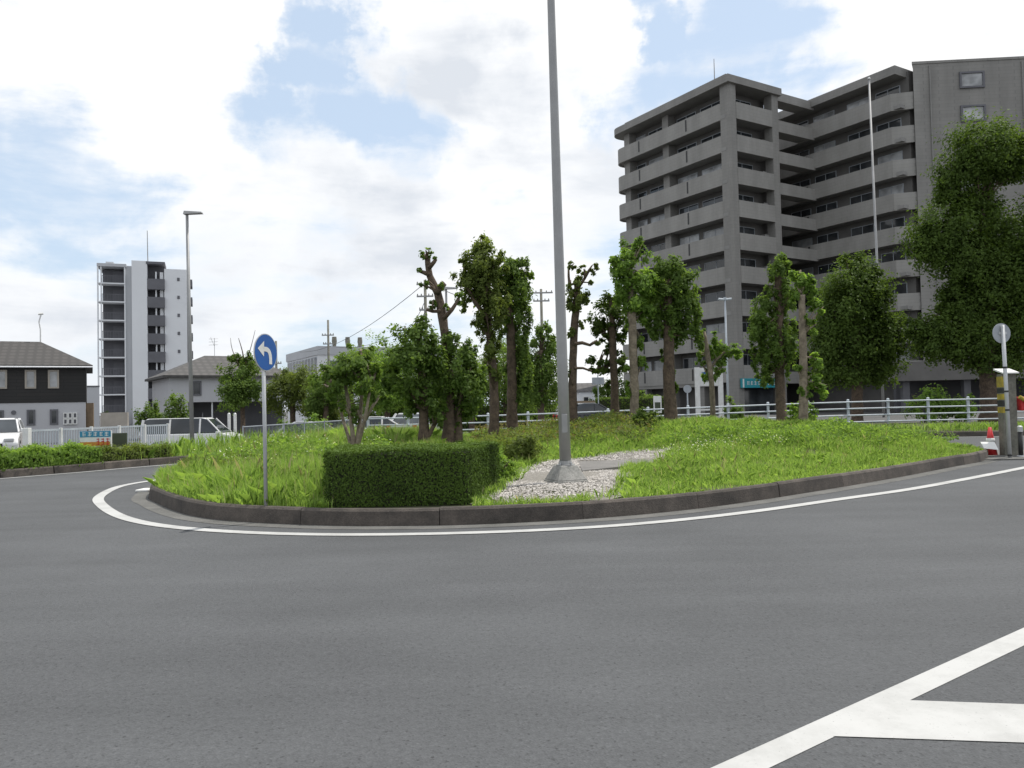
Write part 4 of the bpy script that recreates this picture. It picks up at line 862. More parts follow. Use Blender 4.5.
_, w0 = upole('far low pole carrying wires above the left trees', 405, 326, 75, 0, [(.4, 1.0)])
mb = MB(); far = P(300, 352, 105)
wires = [(w1 + Vector((0, 0, -.2)), far, 1.2), (w1 + Vector((.1, 0, -1.1)), w0 + Vector((0, 0, -.3)), .5), (w0 + Vector((0, 0, -.3)), P(330, 346, 95), .8), (w1 + Vector((0, 0, -2)), w0 + Vector((.2, 0, -1)), .4), (w1, w2 + Vector((-.6, 0, -.3)), 1.0)]
for i, (a, b, sag) in enumerate(wires):
    lb = ['long sagging cable from the pollard pole toward the office block', 'upper cable between the far low pole and the pollard pole', 'cable running left from the far low pole', 'lower cable between the far low pole and the pollard pole', 'cable spanning behind the left tree cluster'][i]
    mb = MB(); mb.tube([a.lerp(b, u) - Vector((0, 0, sag * 4 * u * (1 - u))) for u in np.linspace(0, 1, 15)], .022, 5); setp(mb.build('power_line', M['black']), lb, 'cable')

# ------------------------------------------------------------------ vehicles
def car(name, label, loc, rz, paintm, L=4.4, W=1.7, H=1.45, kind='sedan', group=None):
    t = thing(name, label, 'van' if kind == 'van' else 'car', loc, rz, group); h2 = L / 2
    if kind == 'van':
        low = [(-h2, .35), (-h2, 1.0), (h2 - .75, 1.0), (h2 - .1, .85), (h2, .55), (h2, .3), (-h2 + .1, .28)]
        cab = [(-h2 + .02, 1.0), (-h2 + .12, H - .06), (-h2 + .4, H), (h2 - 1.75, H), (h2 - 1.45, H - .06), (h2 - .7, 1.0)]
        pil = [-h2 + .16, -.9, .55, h2 - 1.3]
    else:
        low = [(-h2, .4), (-h2 + .03, .88), (-h2 + .7, .95), (h2 - 1.2, .92), (h2 - .15, .75), (h2, .55), (h2 - .03, .28), (-h2 + .05, .28)]
        cab = [(-h2 + .55, .94), (-h2 + 1.15, H - .06), (-h2 + 1.5, H), (h2 - 2.2, H), (h2 - 1.95, H - .05), (h2 - 1.15, .92)]
        pil = [-h2 + 1.05, -.05, h2 - 1.9]
    def ext(mb, prof, w0, w1, zlo, zhi):
        k = len(prof); wf = lambda z: (w0 + (w1 - w0) * max(0, min(1, (z - zlo) / (zhi - zlo)))) / 2
        mb.add([(x, -wf(z), z) for x, z in prof] + [(x, wf(z), z) for x, z in prof], [tuple(range(k)), tuple(range(2 * k - 1, k - 1, -1))] + [(i, k + i, k + (i + 1) % k, (i + 1) % k) for i in range(k)])
    mb = MB(); ext(mb, low[::-1], W, W - .06, .3, 1.0); body = mb.build('body', paintm, t, bevel=.06)
    mb = MB(); ext(mb, cab[::-1], W - .1, W - .42, .95, H); mb.build('windows', M['carglass'], t, bevel=.04)
    mb = MB(); rz0 = H - .02; i1, i2 = (1, 4); xa, xb = cab[1][0] + .05, cab[4][0] - .02; ww = (W - .40) / 2
    mb.hexa([(xa, -ww, rz0 - .05), (xb, -ww, rz0 - .05), (xb, ww, rz0 - .05), (xa, ww, rz0 - .05)], [(xa + .12, -ww + .1, H + .015), (xb - .15, -ww + .1, H + .015), (xb - .15, ww - .1, H + .015), (xa + .12, ww - .1, H + .015)])
    mb.build('roof', paintm, t, bevel=.02)
    for s in (-1, 1):
        for x in pil[1:-1]:
            xt = min(max(x, cab[1][0] + .1), cab[4][0] - .06)
            mb = MB(); mb.tube([(x, s * (W - .07) / 2, .95), (xt, s * (W - .36) / 2, H - .04)], .045, 6); mb.build('window_pillar', paintm, t)
        mb = MB(); mb.tube([(cab[5][0], s * (W - .14) / 2, .93), (cab[4][0], s * (W - .4) / 2, H - .04)], .035, 6); mb.build('window_pillar', paintm, t)
        mb = MB(); mb.tube([(cab[0][0], s * (W - .12) / 2, .95), (cab[1][0], s * (W - .38) / 2, H - .04)], .07, 6); mb.build('window_pillar', paintm, t)
    for x in (-h2 + .8, h2 - .85):
        for s in (-1, 1):
            mb = MB(); mb.tube([(x, s * (W / 2 - .2), .31), (x, s * (W / 2 + .01), .31)], .31, 20); w_ = mb.build('wheel', M['rubber'], t)
            mb = MB(); mb.tube([(x, s * (W / 2), .31), (x, s * (W / 2 + .02), .31)], .19, 16); mb.build('rim', M['galv'], w_)
    for s in (-1, 1):
        mb = MB(); mb.box(h2 - .14, h2 + .004, s * (W / 2 - .3) - .16, s * (W / 2 - .3) + .16, .6, .73); mb.build('headlight', M['galv'], t, bevel=.03)
        mb = MB(); mb.box(-h2 - .008, -h2 + .08, s * (W / 2 - .16) - .1, s * (W / 2 - .16) + .1, .68, .88); mb.build('tail_light', M['red'], t, bevel=.02)
        mb = MB(); mb.box(cab[5][0] - .25, cab[5][0] - .08, s * (W / 2 + .06) - .08, s * (W / 2 + .06) + .08, .93, 1.07); mb.build('mirror', paintm, t, bevel=.03)
    mb = MB(); mb.box(h2 - .05, h2 + .012, -W / 2 + .5, W / 2 - .5, .42, .55); mb.build('grille', M['black'], t)
    return t
c = P(194, 430, 39.5); car('van', 'long white van with dark windows parked beyond the barred fence', (c.x, c.y, -.5), R(2), M['carwhite'], 4.65, 1.7, 1.74, 'van')
c = P(-3, 432, 30.5); car('parked_car', 'white hatchback facing out at the left edge beyond the hedge', (c.x, c.y, gzf(c.x, c.y)), R(-62), M['carwhite'], 4.2, 1.7, 1.45)
for px, lb, m_, D, rz in ((384, 'white car behind the rail fence right of the multi stemmed tree', 'carwhite', 40, 5), (414, 'silver car behind the rail fence next to the bushy thick trunk', 'carsilver', 41, 80), (594, 'dark car behind the rail fence right of the tall pole', 'cardark', 42, 4), (365, 'dark car behind the rail fence at the multi stemmed tree', 'cardark', 43, 85), (314, 'pale silver car beyond the mesh fence left of the multi stemmed tree', 'carsilver', 38, -8)):
    c = P(px, 420, D); car('parked_car', lb, (c.x, c.y, gzf(c.x, c.y)), R(rz), M[m_], 4.2, 1.68, 1.46, 'sedan', 'cars parked beyond the fences')

# ------------------------------------------------------------------ apartment block on the right
C0 = P(735, 300, 70); C0.z = 0.0
apt = thing('apartment_building', 'large ten storey grey apartment block with banded balconies at right', 'apartment building', (C0.x, C0.y, 0.2), R(31.5))
FH, GF, NF = 2.97, 3.4, 10
def fl(i): return 0 if i == 0 else GF + (i - 1) * FH      # floor level of storey i
TOP = fl(NF)
LU, LV = 15.4, 6.4
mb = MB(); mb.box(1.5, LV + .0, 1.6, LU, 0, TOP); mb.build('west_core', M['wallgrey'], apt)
def window(parent, x0, x1, y0, y1, z0, z1, axis, mat, frame=.06):
    """flat window on a wall facing -x (axis 'x') or -y (axis 'y')"""
    mb = MB(); f = frame
    if axis == 'x':
        for a in ((y0, y1, z0, z0 + f), (y0, y1, z1 - f, z1), (y0, y0 + f, z0 + f, z1 - f), (y1 - f, y1, z0 + f, z1 - f), ((y0 + y1) / 2 - f / 2, (y0 + y1) / 2 + f / 2, z0 + f, z1 - f)): mb.box(x0 - .05, x0, *a)
        w_ = mb.build('window', M['fencegrey'], parent); mb = MB(); mb.box(x0 - .025, x0 - .004, y0 + f, y1 - f, z0 + f, z1 - f)
    else:
        for a, b in (((x0, x1), (z0, z0 + f)), ((x0, x1), (z1 - f, z1)), ((x0, x0 + f), (z0 + f, z1 - f)), ((x1 - f, x1), (z0 + f, z1 - f)), (((x0 + x1) / 2 - f / 2, (x0 + x1) / 2 + f / 2), (z0 + f, z1 - f))): mb.box(a[0], a[1], y0 - .05, y0, b[0], b[1])
        w_ = mb.build('window', M['fencegrey'], parent); mb = MB(); mb.box(x0 + f, x1 - f, y0 - .025, y0 - .004, z0 + f, z1 - f)
    mb.build('pane', mat, w_); return w_
def roundrect(x0, x1, y0, y1, r, corners=('a',)):
    """plan outline with the far-left corner (x0, y1) rounded"""
    pts = [(x0, y0), (x1, y0), (x1, y1)]
    for k in range(7):
        an = math.pi / 2 + k / 6 * math.pi / 2; pts.append((x0 + r + math.cos(an) * r, y1 - r + math.sin(an) * r))
    return pts
for i in range(1, NF):
    z = fl(i)
    # left face: slab, curved-end parapet
    mb = MB(); mb.prism(roundrect(-.02, 1.6, .45, LU + .9, 1.2), z - .32, z); mb.build('floor_slab', M['slabgrey'], apt)
    out = roundrect(-.08, 1.6, 1.1, LU + 1.0, 1.3); inn = roundrect(.10, 1.6, 1.1, LU + .82, 1.14)
    arc = out[3:][::-1]; arci = inn[3:][::-1]
    # parapet as a ribbon with thickness: along x=-.08 then round the far end
    ro = [(-.35, .75), (-.35, 1.6)] ; ro = [(0.3, .55), (-.08, 1.2)] + arc + [(1.6, LU + 1.0)]
    ri = [(0.42, .68), (.10, 1.25)] + arci + [(1.6, LU + .82)]
    mb = MB(); k = len(ro); zt = z + 1.12
    vs = [(x, y, z - .4) for x, y in ro] + [(x, y, zt) for x, y in ro] + [(x, y, z - .4) for x, y in ri] + [(x, y, zt) for x, y in ri]
    fs = []
    for a in range(k - 1): fs += [(a + 1, a, k + a, k + a + 1), (2 * k + a, 2 * k + a + 1, 3 * k + a + 1, 3 * k + a), (k + a, 3 * k + a, 3 * k + a + 1, k + a + 1), (a, a + 1, 2 * k + a + 1, 2 * k + a)]
    fs += [(0, 2 * k, 3 * k, k), (k - 1, 2 * k - 1, 4 * k - 1, 3 * k - 1)]
    mb.add(vs, fs); mb.build('balcony', M['tilelight'], apt)
    for y in (5.4, 12.2): mb = MB(); mb.box(-.10, -.076, y - .09, y + .09, z - .1, zt - .12); mb.build('parapet_slot', M['black'], apt)
    for y in (9.0, LU - .5): mb = MB(); mb.box(.55, 1.5, y - .5, y + .35, z, z + FH - .32); mb.build('pier', M['tile'], apt)
    for (a, b) in ((2.0, 5.0), (5.6, 8.2), (9.8, 12.4), (12.9, 15.6)):
        window(apt, 1.5, 0, a, b, z + .25, z + 2.2, 'x', M['curtain'] if (i * 7 + int(a * 3)) % 5 < 2 else M['glass'])
    # right face
    mb = MB(); mb.box(.85, LV - .8, -.04, .14, z - .42, z + 1.1); mb.build('balcony', M['tilelight'], apt)
    mb = MB(); mb.box(.8, LV - .75, .14, 1.6, z - .32, z - .002); mb.build('floor_slab', M['slabgrey'], apt)
    window(apt, 1.7, 4.6, 1.6, 0, z + .25, z + 2.2, 'y', M['glass'])
    mb = MB(); mb.box(LV - 1.4, LV - .85, .7, 1.5, z + .05, z + 1.5); mb.build('service_box', M['slabgrey'], apt)
mb = MB(); mb.prism([(0, .15), (.15, 0), (.85, 0), (.85, .5), (.5, 1.1), (0, 1.1)], 0, TOP + .3); mb.box(LV - .8, LV + .05, -.02, .9, 0, TOP + .3); mb.build('corner_column', M['tile'], apt)
mb = MB(); mb.prism(roundrect(-.4, LV + .3, -.3, LU + 1.2, 1.4), TOP - .32, TOP + .35); mb.box(.3, LV - .3, .6, LU - .6, TOP + .35, TOP + .8); mb.build('roof', M['tile'], apt)
mb = MB(); mb.tube([(1.2, 2.8, TOP + .3), (1.2, 2.8, TOP + 3.2)], [.06, .03], 6); mb.build('antenna', M['polegrey'], apt)
# shop front
mb = MB(); mb.box(.3, 5.4, -.32, -.05, 2.45, 3.3); sg = mb.build('shop_sign', M['teal'], apt, bevel=.02)
mb = MB(); strokes(mb, .8, 2.6, 2.72, 3.05, -.325, 4, 5); strokes(mb, 3.1, 5.1, 2.68, 3.08, -.325, 5, 6); mb.box(.32, .5, -.33, -.322, 2.5, 3.25); mb.build('lettering', M['white'], sg)
mb = MB(); mb.box(.9, 5.3, .55, .6, .1, 2.4); mb.build('shop_front', M['glass'], apt)
mb = MB(); mb.box(-.02, 1.5, 2.2, 15.5, 2.7, 3.0); mb.build('ground_beam', M['tile'], apt)
for y in (4.5, 8.5, 12.5, 15.0): mb = MB(); mb.box(.1, .8, y - .35, y + .35, 0, GF - .4); mb.build('pillar', M['tile'], apt)
# bridge decks and the second wing
BX = 11.9; Y0, Y1 = -9.1, 13.0
for i in range(1, NF + 1):
    z = fl(i)
    mb = MB(); mb.box(LV + .06, BX + .2, .3, .5, z - .55, z + (.55 if i < NF else .25)); mb.box(LV + .06, BX + .2, .5, 2.2, z - .3, z - .02); mb.build('gallery_bridge', M['tilelight'], apt)
mb = MB(); mb.box(LV + .02, BX + 1.3, 5.5, 9, 0, TOP - 3.2); mb.build('stair_core', M['towerdark'], apt)
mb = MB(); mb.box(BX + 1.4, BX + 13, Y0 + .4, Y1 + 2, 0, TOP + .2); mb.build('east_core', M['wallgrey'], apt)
for i in range(1, NF):
    z = fl(i)
    mb = MB(); mb.box(BX + .12, BX + 1.4, Y0 + .42, Y1, z - .32, z); mb.build('floor_slab', M['slabgrey'], apt)
    mb = MB(); mb.prism([(BX - .04, Y0 + 1.3), (BX + .12, Y0 + 1.38), (BX + .12, Y1), (BX - .04, Y1)], z - .4, z + 1.12); mb.prism([(BX + 1.2, Y0 - .1), (BX + 1.25, Y0 + .1), (BX + .115, Y0 + 1.37), (BX - .045, Y0 + 1.29)], z - .4, z + 1.12); mb.build('balcony', M['tilelight'], apt)
    mb = MB(); mb.box(BX - .065, BX - .036, 1.1, 1.28, z - .1, z + 1.0); mb.build('parapet_slot', M['black'], apt)
    for (a, b) in ((Y0 + 1.2, Y0 + 3.6), (Y0 + 4.2, Y0 + 6.6), (Y0 + 8, Y0 + 10.4), (Y0 + 11, Y0 + 13.4)):
        window(apt, BX + 1.4, 0, a, b, z + .25, z + 2.2, 'x', M['curtain'] if (i * 5 + int(a * 3)) % 6 < 2 else M['glass'])
mb = MB(); mb.box(BX - .3, BX + 13.2, Y0 + .6, Y1 + 2.2, TOP - .32, TOP + .45); mb.build('east_roof', M['tile'], apt)
# blank end wall turned to the street
ex, ey = math.cos(R(-35.5)), math.sin(R(-35.5))
E0 = (BX + 1.1, Y0 - .2)
def ep(u, v): return (E0[0] + ex * u - ey * v, E0[1] + ey * u + ex * v)
mb = MB(); mb.prism([ep(0, 0), ep(16, 0), ep(16, 12), ep(6, 12)], 0, TOP + .5); mb.prism([ep(-.1, -.06), ep(16.1, -.06), ep(16.1, 12), ep(6, 12)], TOP + .5, TOP + .72); mb.build('end_wall', M['tile'], apt)
for i in (9, 8, 7, 6, 5, 4):
    z = fl(i) + .95; ws = []
    for u0_, u1_, z0_, z1_, dd in ((3.9, 6.0, z + .15, z + 1.6, .16),):
        mb = MB()
        for (a, b, c_, d_) in ((u0_, u1_, z0_, z0_ + .16), (u0_, u1_, z1_ - .16, z1_), (u0_, u0_ + .16, z0_ + .16, z1_ - .16), (u1_ - .16, u1_, z0_ + .16, z1_ - .16)): mb.prism([ep(a, -dd), ep(b, -dd), ep(b, 0), ep(a, 0)], c_, d_)
        w_ = mb.build('window', M['panel'], apt); mb = MB(); mb.prism([ep(u0_ + .16, -.05), ep(u1_ - .16, -.05), ep(u1_ - .16, -.01), ep(u0_ + .16, -.01)], z0_ + .16, z1_ - .16); mb.build('pane', M['curtain'], w_)
for u in (1.4, 9.2):
    mb = MB(); mb.tube([(*ep(u, -.09), .1), (*ep(u, -.09), TOP + .3)], .055, 8); mb.build('drainpipe', M['slabgrey'], apt)
# low entrance canopy in front
mb = MB(); mb.prism([ep(-7.2, -9.5), ep(14, -9.5), ep(14, -.3), ep(-1, -.3)], 2.55, 4.0); mb.build('entrance_canopy', M['wallgrey'], apt)
for u in (-5.5, -1, 3.5, 8, 12.5): mb = MB(); mb.prism([ep(u, -9), ep(u + .5, -9), ep(u + .5, -8.5), ep(u, -8.5)], 0, 2.55); mb.build('canopy_column', M['towerdark'], apt)
mb = MB(); mb.prism([ep(-4, -4), ep(13.5, -4), ep(13.5, -3.5), ep(-4, -3.5)], 0, 2.54); mb.build('canopy_wall', M['towerdark'], apt)

# ------------------------------------------------------------------ pale tower on the left
TD = 119.0; s = TD / F; TF = Face(98, TD, R(21)); tw = thing('apartment_tower', 'slim pale nine storey tower with open stair landings at far left', 'apartment tower', (TF.X0, TD, -.5), R(21))
tx = TF.x
ztop = TF.z(105, 264) + .5; FHt = 18.75 * s
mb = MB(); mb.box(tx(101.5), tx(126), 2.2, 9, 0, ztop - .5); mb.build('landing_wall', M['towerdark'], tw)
mb = MB(); mb.box(tx(126), tx(132.5), .3, 9, 0, ztop - .1); mb.build('link_wall', M['pale2'], tw)
mb = MB(); mb.box(tx(132.5), tx(148), -.3, 10, 0, TF.z(140, 261) + .5); mb.build('main_wall', M['pale'], tw)
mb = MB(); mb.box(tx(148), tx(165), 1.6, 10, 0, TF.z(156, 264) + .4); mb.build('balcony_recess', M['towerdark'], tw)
mb = MB(); mb.box(tx(165), tx(187.5), .2, 12, 0, TF.z(176, 269) + .5); mb.build('side_wall', M['pale'], tw)
mb = MB(); mb.box(tx(97.6), tx(99), -.1, .2, 0, ztop); mb.box(tx(101), tx(102.2), -.1, .3, 0, ztop); mb.box(tx(124.8), tx(126), -.1, .3, 0, ztop); mb.build('landing_post', M['pale'], tw)
mb = MB(); mb.box(tx(97.5), tx(127), -.2, 9, ztop - .35, ztop + .1); mb.box(tx(104), tx(112), 3, 6, ztop + .1, ztop + .9); mb.build('roof', M['pale2'], tw)
mb = MB(); mb.box(tx(147), tx(166), -.4, 4, TF.z(156, 264.5) + .5, TF.z(156, 262) + .5); mb.build('canopy', M['panel'], tw)
for i in range(8):
    z = ztop - (i + 1) * FHt
    if z < .5: break
    mb = MB(); mb.box(tx(98.5), tx(126), -.15, 2.2, z - .18, z); mb.build('landing', M['pale'], tw)
    mb = MB(); mb.box(tx(102.2), tx(124.8), -.02, .02, z + 1.05, z + 1.12)
    for k in range(9): x = tx(102.6 + k * 2.7); mb.box(x - .03, x + .03, -.02, .02, z, z + 1.05)
    mb.build('railing', M['panel'], tw)
    mb = MB(); mb.box(tx(112), tx(124), 2.14, 2.2, z + .05, z + 2.1); mb.build('landing_door', M['panel'], tw)
    z2 = ztop - .7 - (i + .95) * FHt
    if i < 7:
        mb = MB(); mb.box(tx(148.2), tx(165.6), -.35, 1.6, z2 - .3, z2 + 1.35); mb.build('balcony', M['panel'], tw)
        mb = MB(); mb.box(tx(156), tx(157.4), .2, .6, z2 + 1.35, z2 + FHt - .3); mb.box(tx(160.5), tx(164), .5, 1.5, z2 + 1.35, z2 + FHt - .3); mb.build('balcony_screen', M['pale'], tw)
        mb = MB(); mb.box(tx(187.5), tx(193), .8, 4, z2 + .5, z2 + 1.6); mb.build('side_balcony', M['panel'], tw)
        mb = MB(); mb.box(tx(187.5), tx(189.5), 1.0, 3.5, z2 + 1.6, z2 + FHt + .48); mb.build('side_opening', M['towerdark'], tw)
        mb = MB(); mb.box(tx(178), tx(180.5), .12, .2, z2 + 1.2, z2 + 1.7); mb.build('vent', M['panel'], tw)
mb = MB(); mb.tube([(tx(147), 4, ztop), (tx(146.6), 4, TF.z(147, 225) + .5)], [.09, .05], 6); mb.build('antenna', M['polegrey'], tw)
c = P(114, 420, 118); mb = MB((c.x, 118, -.5)); mb.box(P(100.5, 420, 118).x, P(127.5, 420, 118).x, 118, 118.4, -.5, P(114, 412.5, 118).z)
o = mb.build('boundary_wall', M['beige']); o.location = (c.x, 118, -.5); setp(o, 'low beige wall at the foot of the pale tower', 'wall')

# ------------------------------------------------------------------ houses
def hiproof(mb, x0, x1, y0, y1, z, h, ov, ridge, th=.18):
    X0, X1, Y0_, Y1_ = x0 - ov, x1 + ov, y0 - ov, y1 + ov
    mb.add([(X0, Y0_, z), (X1, Y0_, z), (X1, Y1_, z), (X0, Y1_, z), (ridge[0], ridge[2], z + h), (ridge[1], ridge[2], z + h)], [(0, 1, 5, 4), (1, 2, 5), (2, 3, 4, 5), (3, 0, 4)])
    mb.box(X0, X1, Y0_, Y1_, z - th, z - .002)
HD = 60.0; HF = Face(86, HD, R(28)); hr = 0.0; hl = HF.x(-90); hz0 = -.5
ho = thing('house', 'two storey house with dark upper siding and grey hip roof at left edge', 'house', (HF.X0, HD, hz0), R(28))
hx = HF.x
zE = HF.z(85, 367.4) - hz0; zM = HF.z(85, 402) - hz0; zP = P(5, 342, HD + 2).z - hz0
mb = MB(); mb.box(hl - hr, 0, 0, 9, zM, zE); mb.build('upper_wall', M['siding'], ho)
mb = MB(); mb.box(hl - hr + .05, -.05, .05, 8.95, 0, zM - .002); mb.build('lower_wall', M['render'], ho)
mb = MB(); hiproof(mb, hl - hr, 0, 0, 9, zE + .15, zP - zE - .15, .45, (hl - hr + 4, hx(5) + 2.0, 4.5)); rf = mb.build('roof', M['roof'], ho)
mb = MB(); mb.tube([(hl - hr - .45, -.52, zE), (.45, -.52, zE)], .06, 8); mb.build('roof_gutter', M['pale'], ho)
def hwin(par, x, z0_, z1_, w_, fm, pm, y=0):
    mb = MB(); f = .12
    for a in ((x - w_, x + w_, z0_, z0_ + f), (x - w_, x + w_, z1_ - f, z1_), (x - w_, x - w_ + f, z0_ + f, z1_ - f), (x + w_ - f, x + w_, z0_ + f, z1_ - f)): mb.box(a[0], a[1], y - .07, y, a[2], a[3])
    o = mb.build('window', fm, par); mb = MB(); mb.box(x - w_ + f, x + w_ - f, y - .03, y - .005, z0_ + f, z1_ - f); mb.build('pane', pm, o)
for px in (1, 30.3, 53.3, -30, -60): hwin(ho, hx(px), HF.z(42, 388.5) - hz0, HF.z(42, 370) - hz0, .36, M['beige'], M['curtain'])
for px in (-1, 30.6, 53.6, -40): hwin(ho, hx(px), HF.z(42, 425) - hz0, HF.z(42, 409.5) - hz0, .27, M['panel'], M['glass'], .05)
mb = MB(); x = hx(13.2); z = HF.z(13, 412.5) - hz0; mb.tube([(x, -.02, z), (x, .05, z)], .16, 12); mb.build('vent', M['panel'], ho)
for r_ in range(2):
    for k in range(3):
        x = hx(65 + k * 4.8); z = HF.z(70, 415.5 + r_ * 6) - hz0; mb = MB()
        for a in ((x - .15, x + .15, z - .22, z - .15), (x - .15, x + .15, z + .15, z + .22), (x - .15, x - .08, z - .15, z + .15), (x + .08, x + .15, z - .15, z + .15)): mb.box(a[0], a[1], -.1, .05, a[2], a[3])
        o = mb.build('meter_box', M['white'], ho); mb = MB(); mb.box(x - .08, x + .08, -.04, .05, z - .15, z + .15); mb.build('meter', M['panel'], o)
mb = MB(); x = hx(5) + 2.0; z = zP; mb.tube([(x, 4.5, z - .1), (x, 4.5, z + 1.0), (x - .1, 4.5, z + 1.6), (x + .05, 4.5, z + 2.2)], .05, 6); mb.tube([(x - .15, 4.5, z + 2.2), (x + .2, 4.5, z + 2.25)], .1, 6); mb.build('antenna', M['white'], ho)
c = P(89, 412, 61.5); w_ = 4.6 * 61.5 / F; mb = MB(); mb.box(-w_, w_, -.05, .05, 0, P(89, 403, 61.5).z + .5); o = mb.build('wood_panel', M['wood']); o.location = (c.x, 61.5, -.5); setp(o, 'brown timber screen panel against the right end of the dark house', 'screen')
c = P(94, 400, 85); t = thing('shed', 'small pale green building glimpsed between dark house and tower', 'shed', (c.x, 85, -.5), R(29)); hh = P(94, 387, 85).z + .5
mb = MB(); mb.box(-.9, .5, 0, 2, 0, hh); mb.build('wall', M['pale2'], t); mb = MB(); mb.box(-.95, .55, -.05, 2.1, hh, hh + .15); mb.build('roof', M['panel'], t)
# grey hip roofed house
A0 = P(169, 400, 60); mh = thing('house', 'grey hip roofed two storey house with open carport behind the white van', 'house', (A0.x, 60, -.5), R(33.7))
LX, LY = 9.6, 7.2; zE = P(169, 377, 60).z + .5; zM = P(200, 402, 61).z + .5
mb = MB(); mb.box(0, LX, 0, LY, zM, zE); mb.build('upper_wall', M['render'], mh)
mb = MB(); mb.box(.3, LX - .2, 2.2, LY - .1, 0, zM - .003); mb.build('lower_wall', M['towerdark'], mh)
mb = MB(); mb.box(0, 1.4, .05, LY, 0, zM - .004); mb.build('side_wall', M['render'], mh)
mb = MB(); hiproof(mb, 0, LX, 0, LY, zE + .12, P(215, 357, 65).z + .5 - zE, .5, (3.4, 6.0, 3.6)); mb.build('roof', M['roof2'], mh)
for x in (3.2, 5.6, 8.8): mb = MB(); mb.tube([(x, .3, 0), (x, .3, zM)], .06, 8); mb.build('carport_post', M['pale'], mh)
hwin(mh, 2.0, zM + .5, zE - .3, .35, M['panel'], M['glass']); hwin(mh, 5.5, zM + .5, zE - .4, .6, M['pale2'], M['curtain'])
mb = MB(); mb.tube([(2.5, .35, .1), (2.5, .35, 2)], .02, 5); mb.tube([(4.2, 3.6, zE + 1.4), (4.2, 3.6, zE + 3.4)], .018, 6); [mb.tube([(3.75, 3.6 + k, zE + h_), (4.5, 3.6 + k, zE + h_ + .05)], .012, 4) for k, h_ in ((0, 3.3), (.0, 3.05), (.0, 2.8))]; mb.tube([(4.2, 3.6, zE + 2.7), (3.9, 3.6, zE + 3.45)], .012, 4); mb.build('antenna', M['polegrey'], mh)
# office block
A0 = P(319, 400, 100); ob = thing('office_block', 'low pale office block with tall narrow windows behind the left trees', 'office building', (A0.x, 100, 0), R(29.4))
zt = P(319, 346, 100).z
mb = MB(); mb.box(0, 22, 0, 16.2, 0, zt - 1.1); mb.build('wall', M['pale'], ob)
mb = MB(); mb.box(-.15, 22.1, -.15, 16.35, zt - 1.1, zt); mb.build('roof_band', M['pale2'], ob)
for k in range(10):
    y = .6 + k * 1.56; window(ob, 0, 0, y, y + 1.2, zt - 3.6, zt - 1.3, 'x', M['glass'], .12)
for k in range(6):
    x = 1.2 + k * 3.4; window(ob, x, x + 1.6, 0, 0, zt - 3.4, zt - 1.8, 'y', M['glass'], .12)
for x in (3.0, 4.8, 6.5): mb = MB(); mb.tube([(x, 3, zt), (x, 3, zt + .9), (x, 3, zt + 1.5)], [.2, .35, .3], 10); mb.build('roof_vent', M['boxgrey'], ob)
c = P(590, 398, 80); t = thing('house', 'little white house seen far off right of the tall pole', 'house', (c.x, 80, 0)); z1_ = P(590, 391, 80).z
mb = MB(); mb.box(-1.1, .9, 0, 6, 0, z1_); mb.build('wall', M['pale'], t); mb = MB(); mb.add([(-1.4, -.2, z1_ - .05), (1.1, -.2, z1_ - .05), (1.1, 6.2, z1_ - .05), (-1.4, 6.2, z1_ - .05), (-1.4, 3, z1_ + .9), (1.1, 3, z1_ + .9)], [(0, 1, 5, 4), (2, 3, 4, 5), (1, 2, 5), (3, 0, 4)]); mb.build('roof', M['roof2'], t)
hwin(t, -.4, z1_ - 1.7, z1_ - .5, .35, M['white'], M['glass'])
c = P(580, 404, 60); mb = MB(); mb.box(-1.6, 1.2, -.1, .1, 0, P(580, 401, 60).z); o = mb.build('garden_wall', M['wood']); o.location = (c.x, 60, 0); setp(o, 'brown garden wall below the little white house', 'wall')

# ------------------------------------------------------------------ sky, sun, clouds
SUN_AZ, SUN_EL = R(55), R(68)         # azimuth measured from +Y toward +X
w = bpy.data.worlds.new('World'); SC.world = w; w.use_nodes = True; nt = w.node_tree; L = nt.links.new
bg = nt.nodes['Background']; sky = nt.nodes.new('ShaderNodeTexSky'); sky.sky_type = 'NISHITA'; sky.sun_disc = False
sky.sun_elevation = SUN_EL; sky.sun_rotation = SUN_AZ; sky.air_density = 1.0; sky.dust_density = 1.5; sky.ozone_density = 1.0
tc = nt.nodes.new('ShaderNodeTexCoord'); V0 = tc.outputs['Generated']
wn = N(nt, 'ShaderNodeTexNoise', Scale=7.0, Detail=6.0, Roughness=0.6); L(V0, wn.inputs['Vector'])
w1_ = nt.nodes.new('ShaderNodeVectorMath'); w1_.operation = 'SUBTRACT'; L(wn.outputs['Color'], w1_.inputs[0]); w1_.inputs[1].default_value = (.5, .5, .5)
w2_ = nt.nodes.new('ShaderNodeVectorMath'); w2_.operation = 'MULTIPLY_ADD'; L(w1_.outputs[0], w2_.inputs[0]); w2_.inputs[1].default_value = (.28, .28, .22); L(V0, w2_.inputs[2])
w3_ = nt.nodes.new('ShaderNodeVectorMath'); w3_.operation = 'NORMALIZE'; L(w2_.outputs[0], w3_.inputs[0]); V = w3_.outputs[0]
def cdot(px, py):
    d = ray(px, py).normalized(); n = nt.nodes.new('ShaderNodeVectorMath'); n.operation = 'DOT_PRODUCT'; L(V, n.inputs[0]); n.inputs[1].default_value = d; return n.outputs['Value']
mp = nt.nodes.new('ShaderNodeMapping'); mp.inputs['Scale'].default_value = (1.0, 1.0, 2.1); L(V0, mp.inputs[0])
n1 = N(nt, 'ShaderNodeTexNoise', Scale=5.5, Detail=10.0, Roughness=0.56); n1.inputs['Distortion'].default_value = 0.35; L(mp.outputs[0], n1.inputs['Vector'])
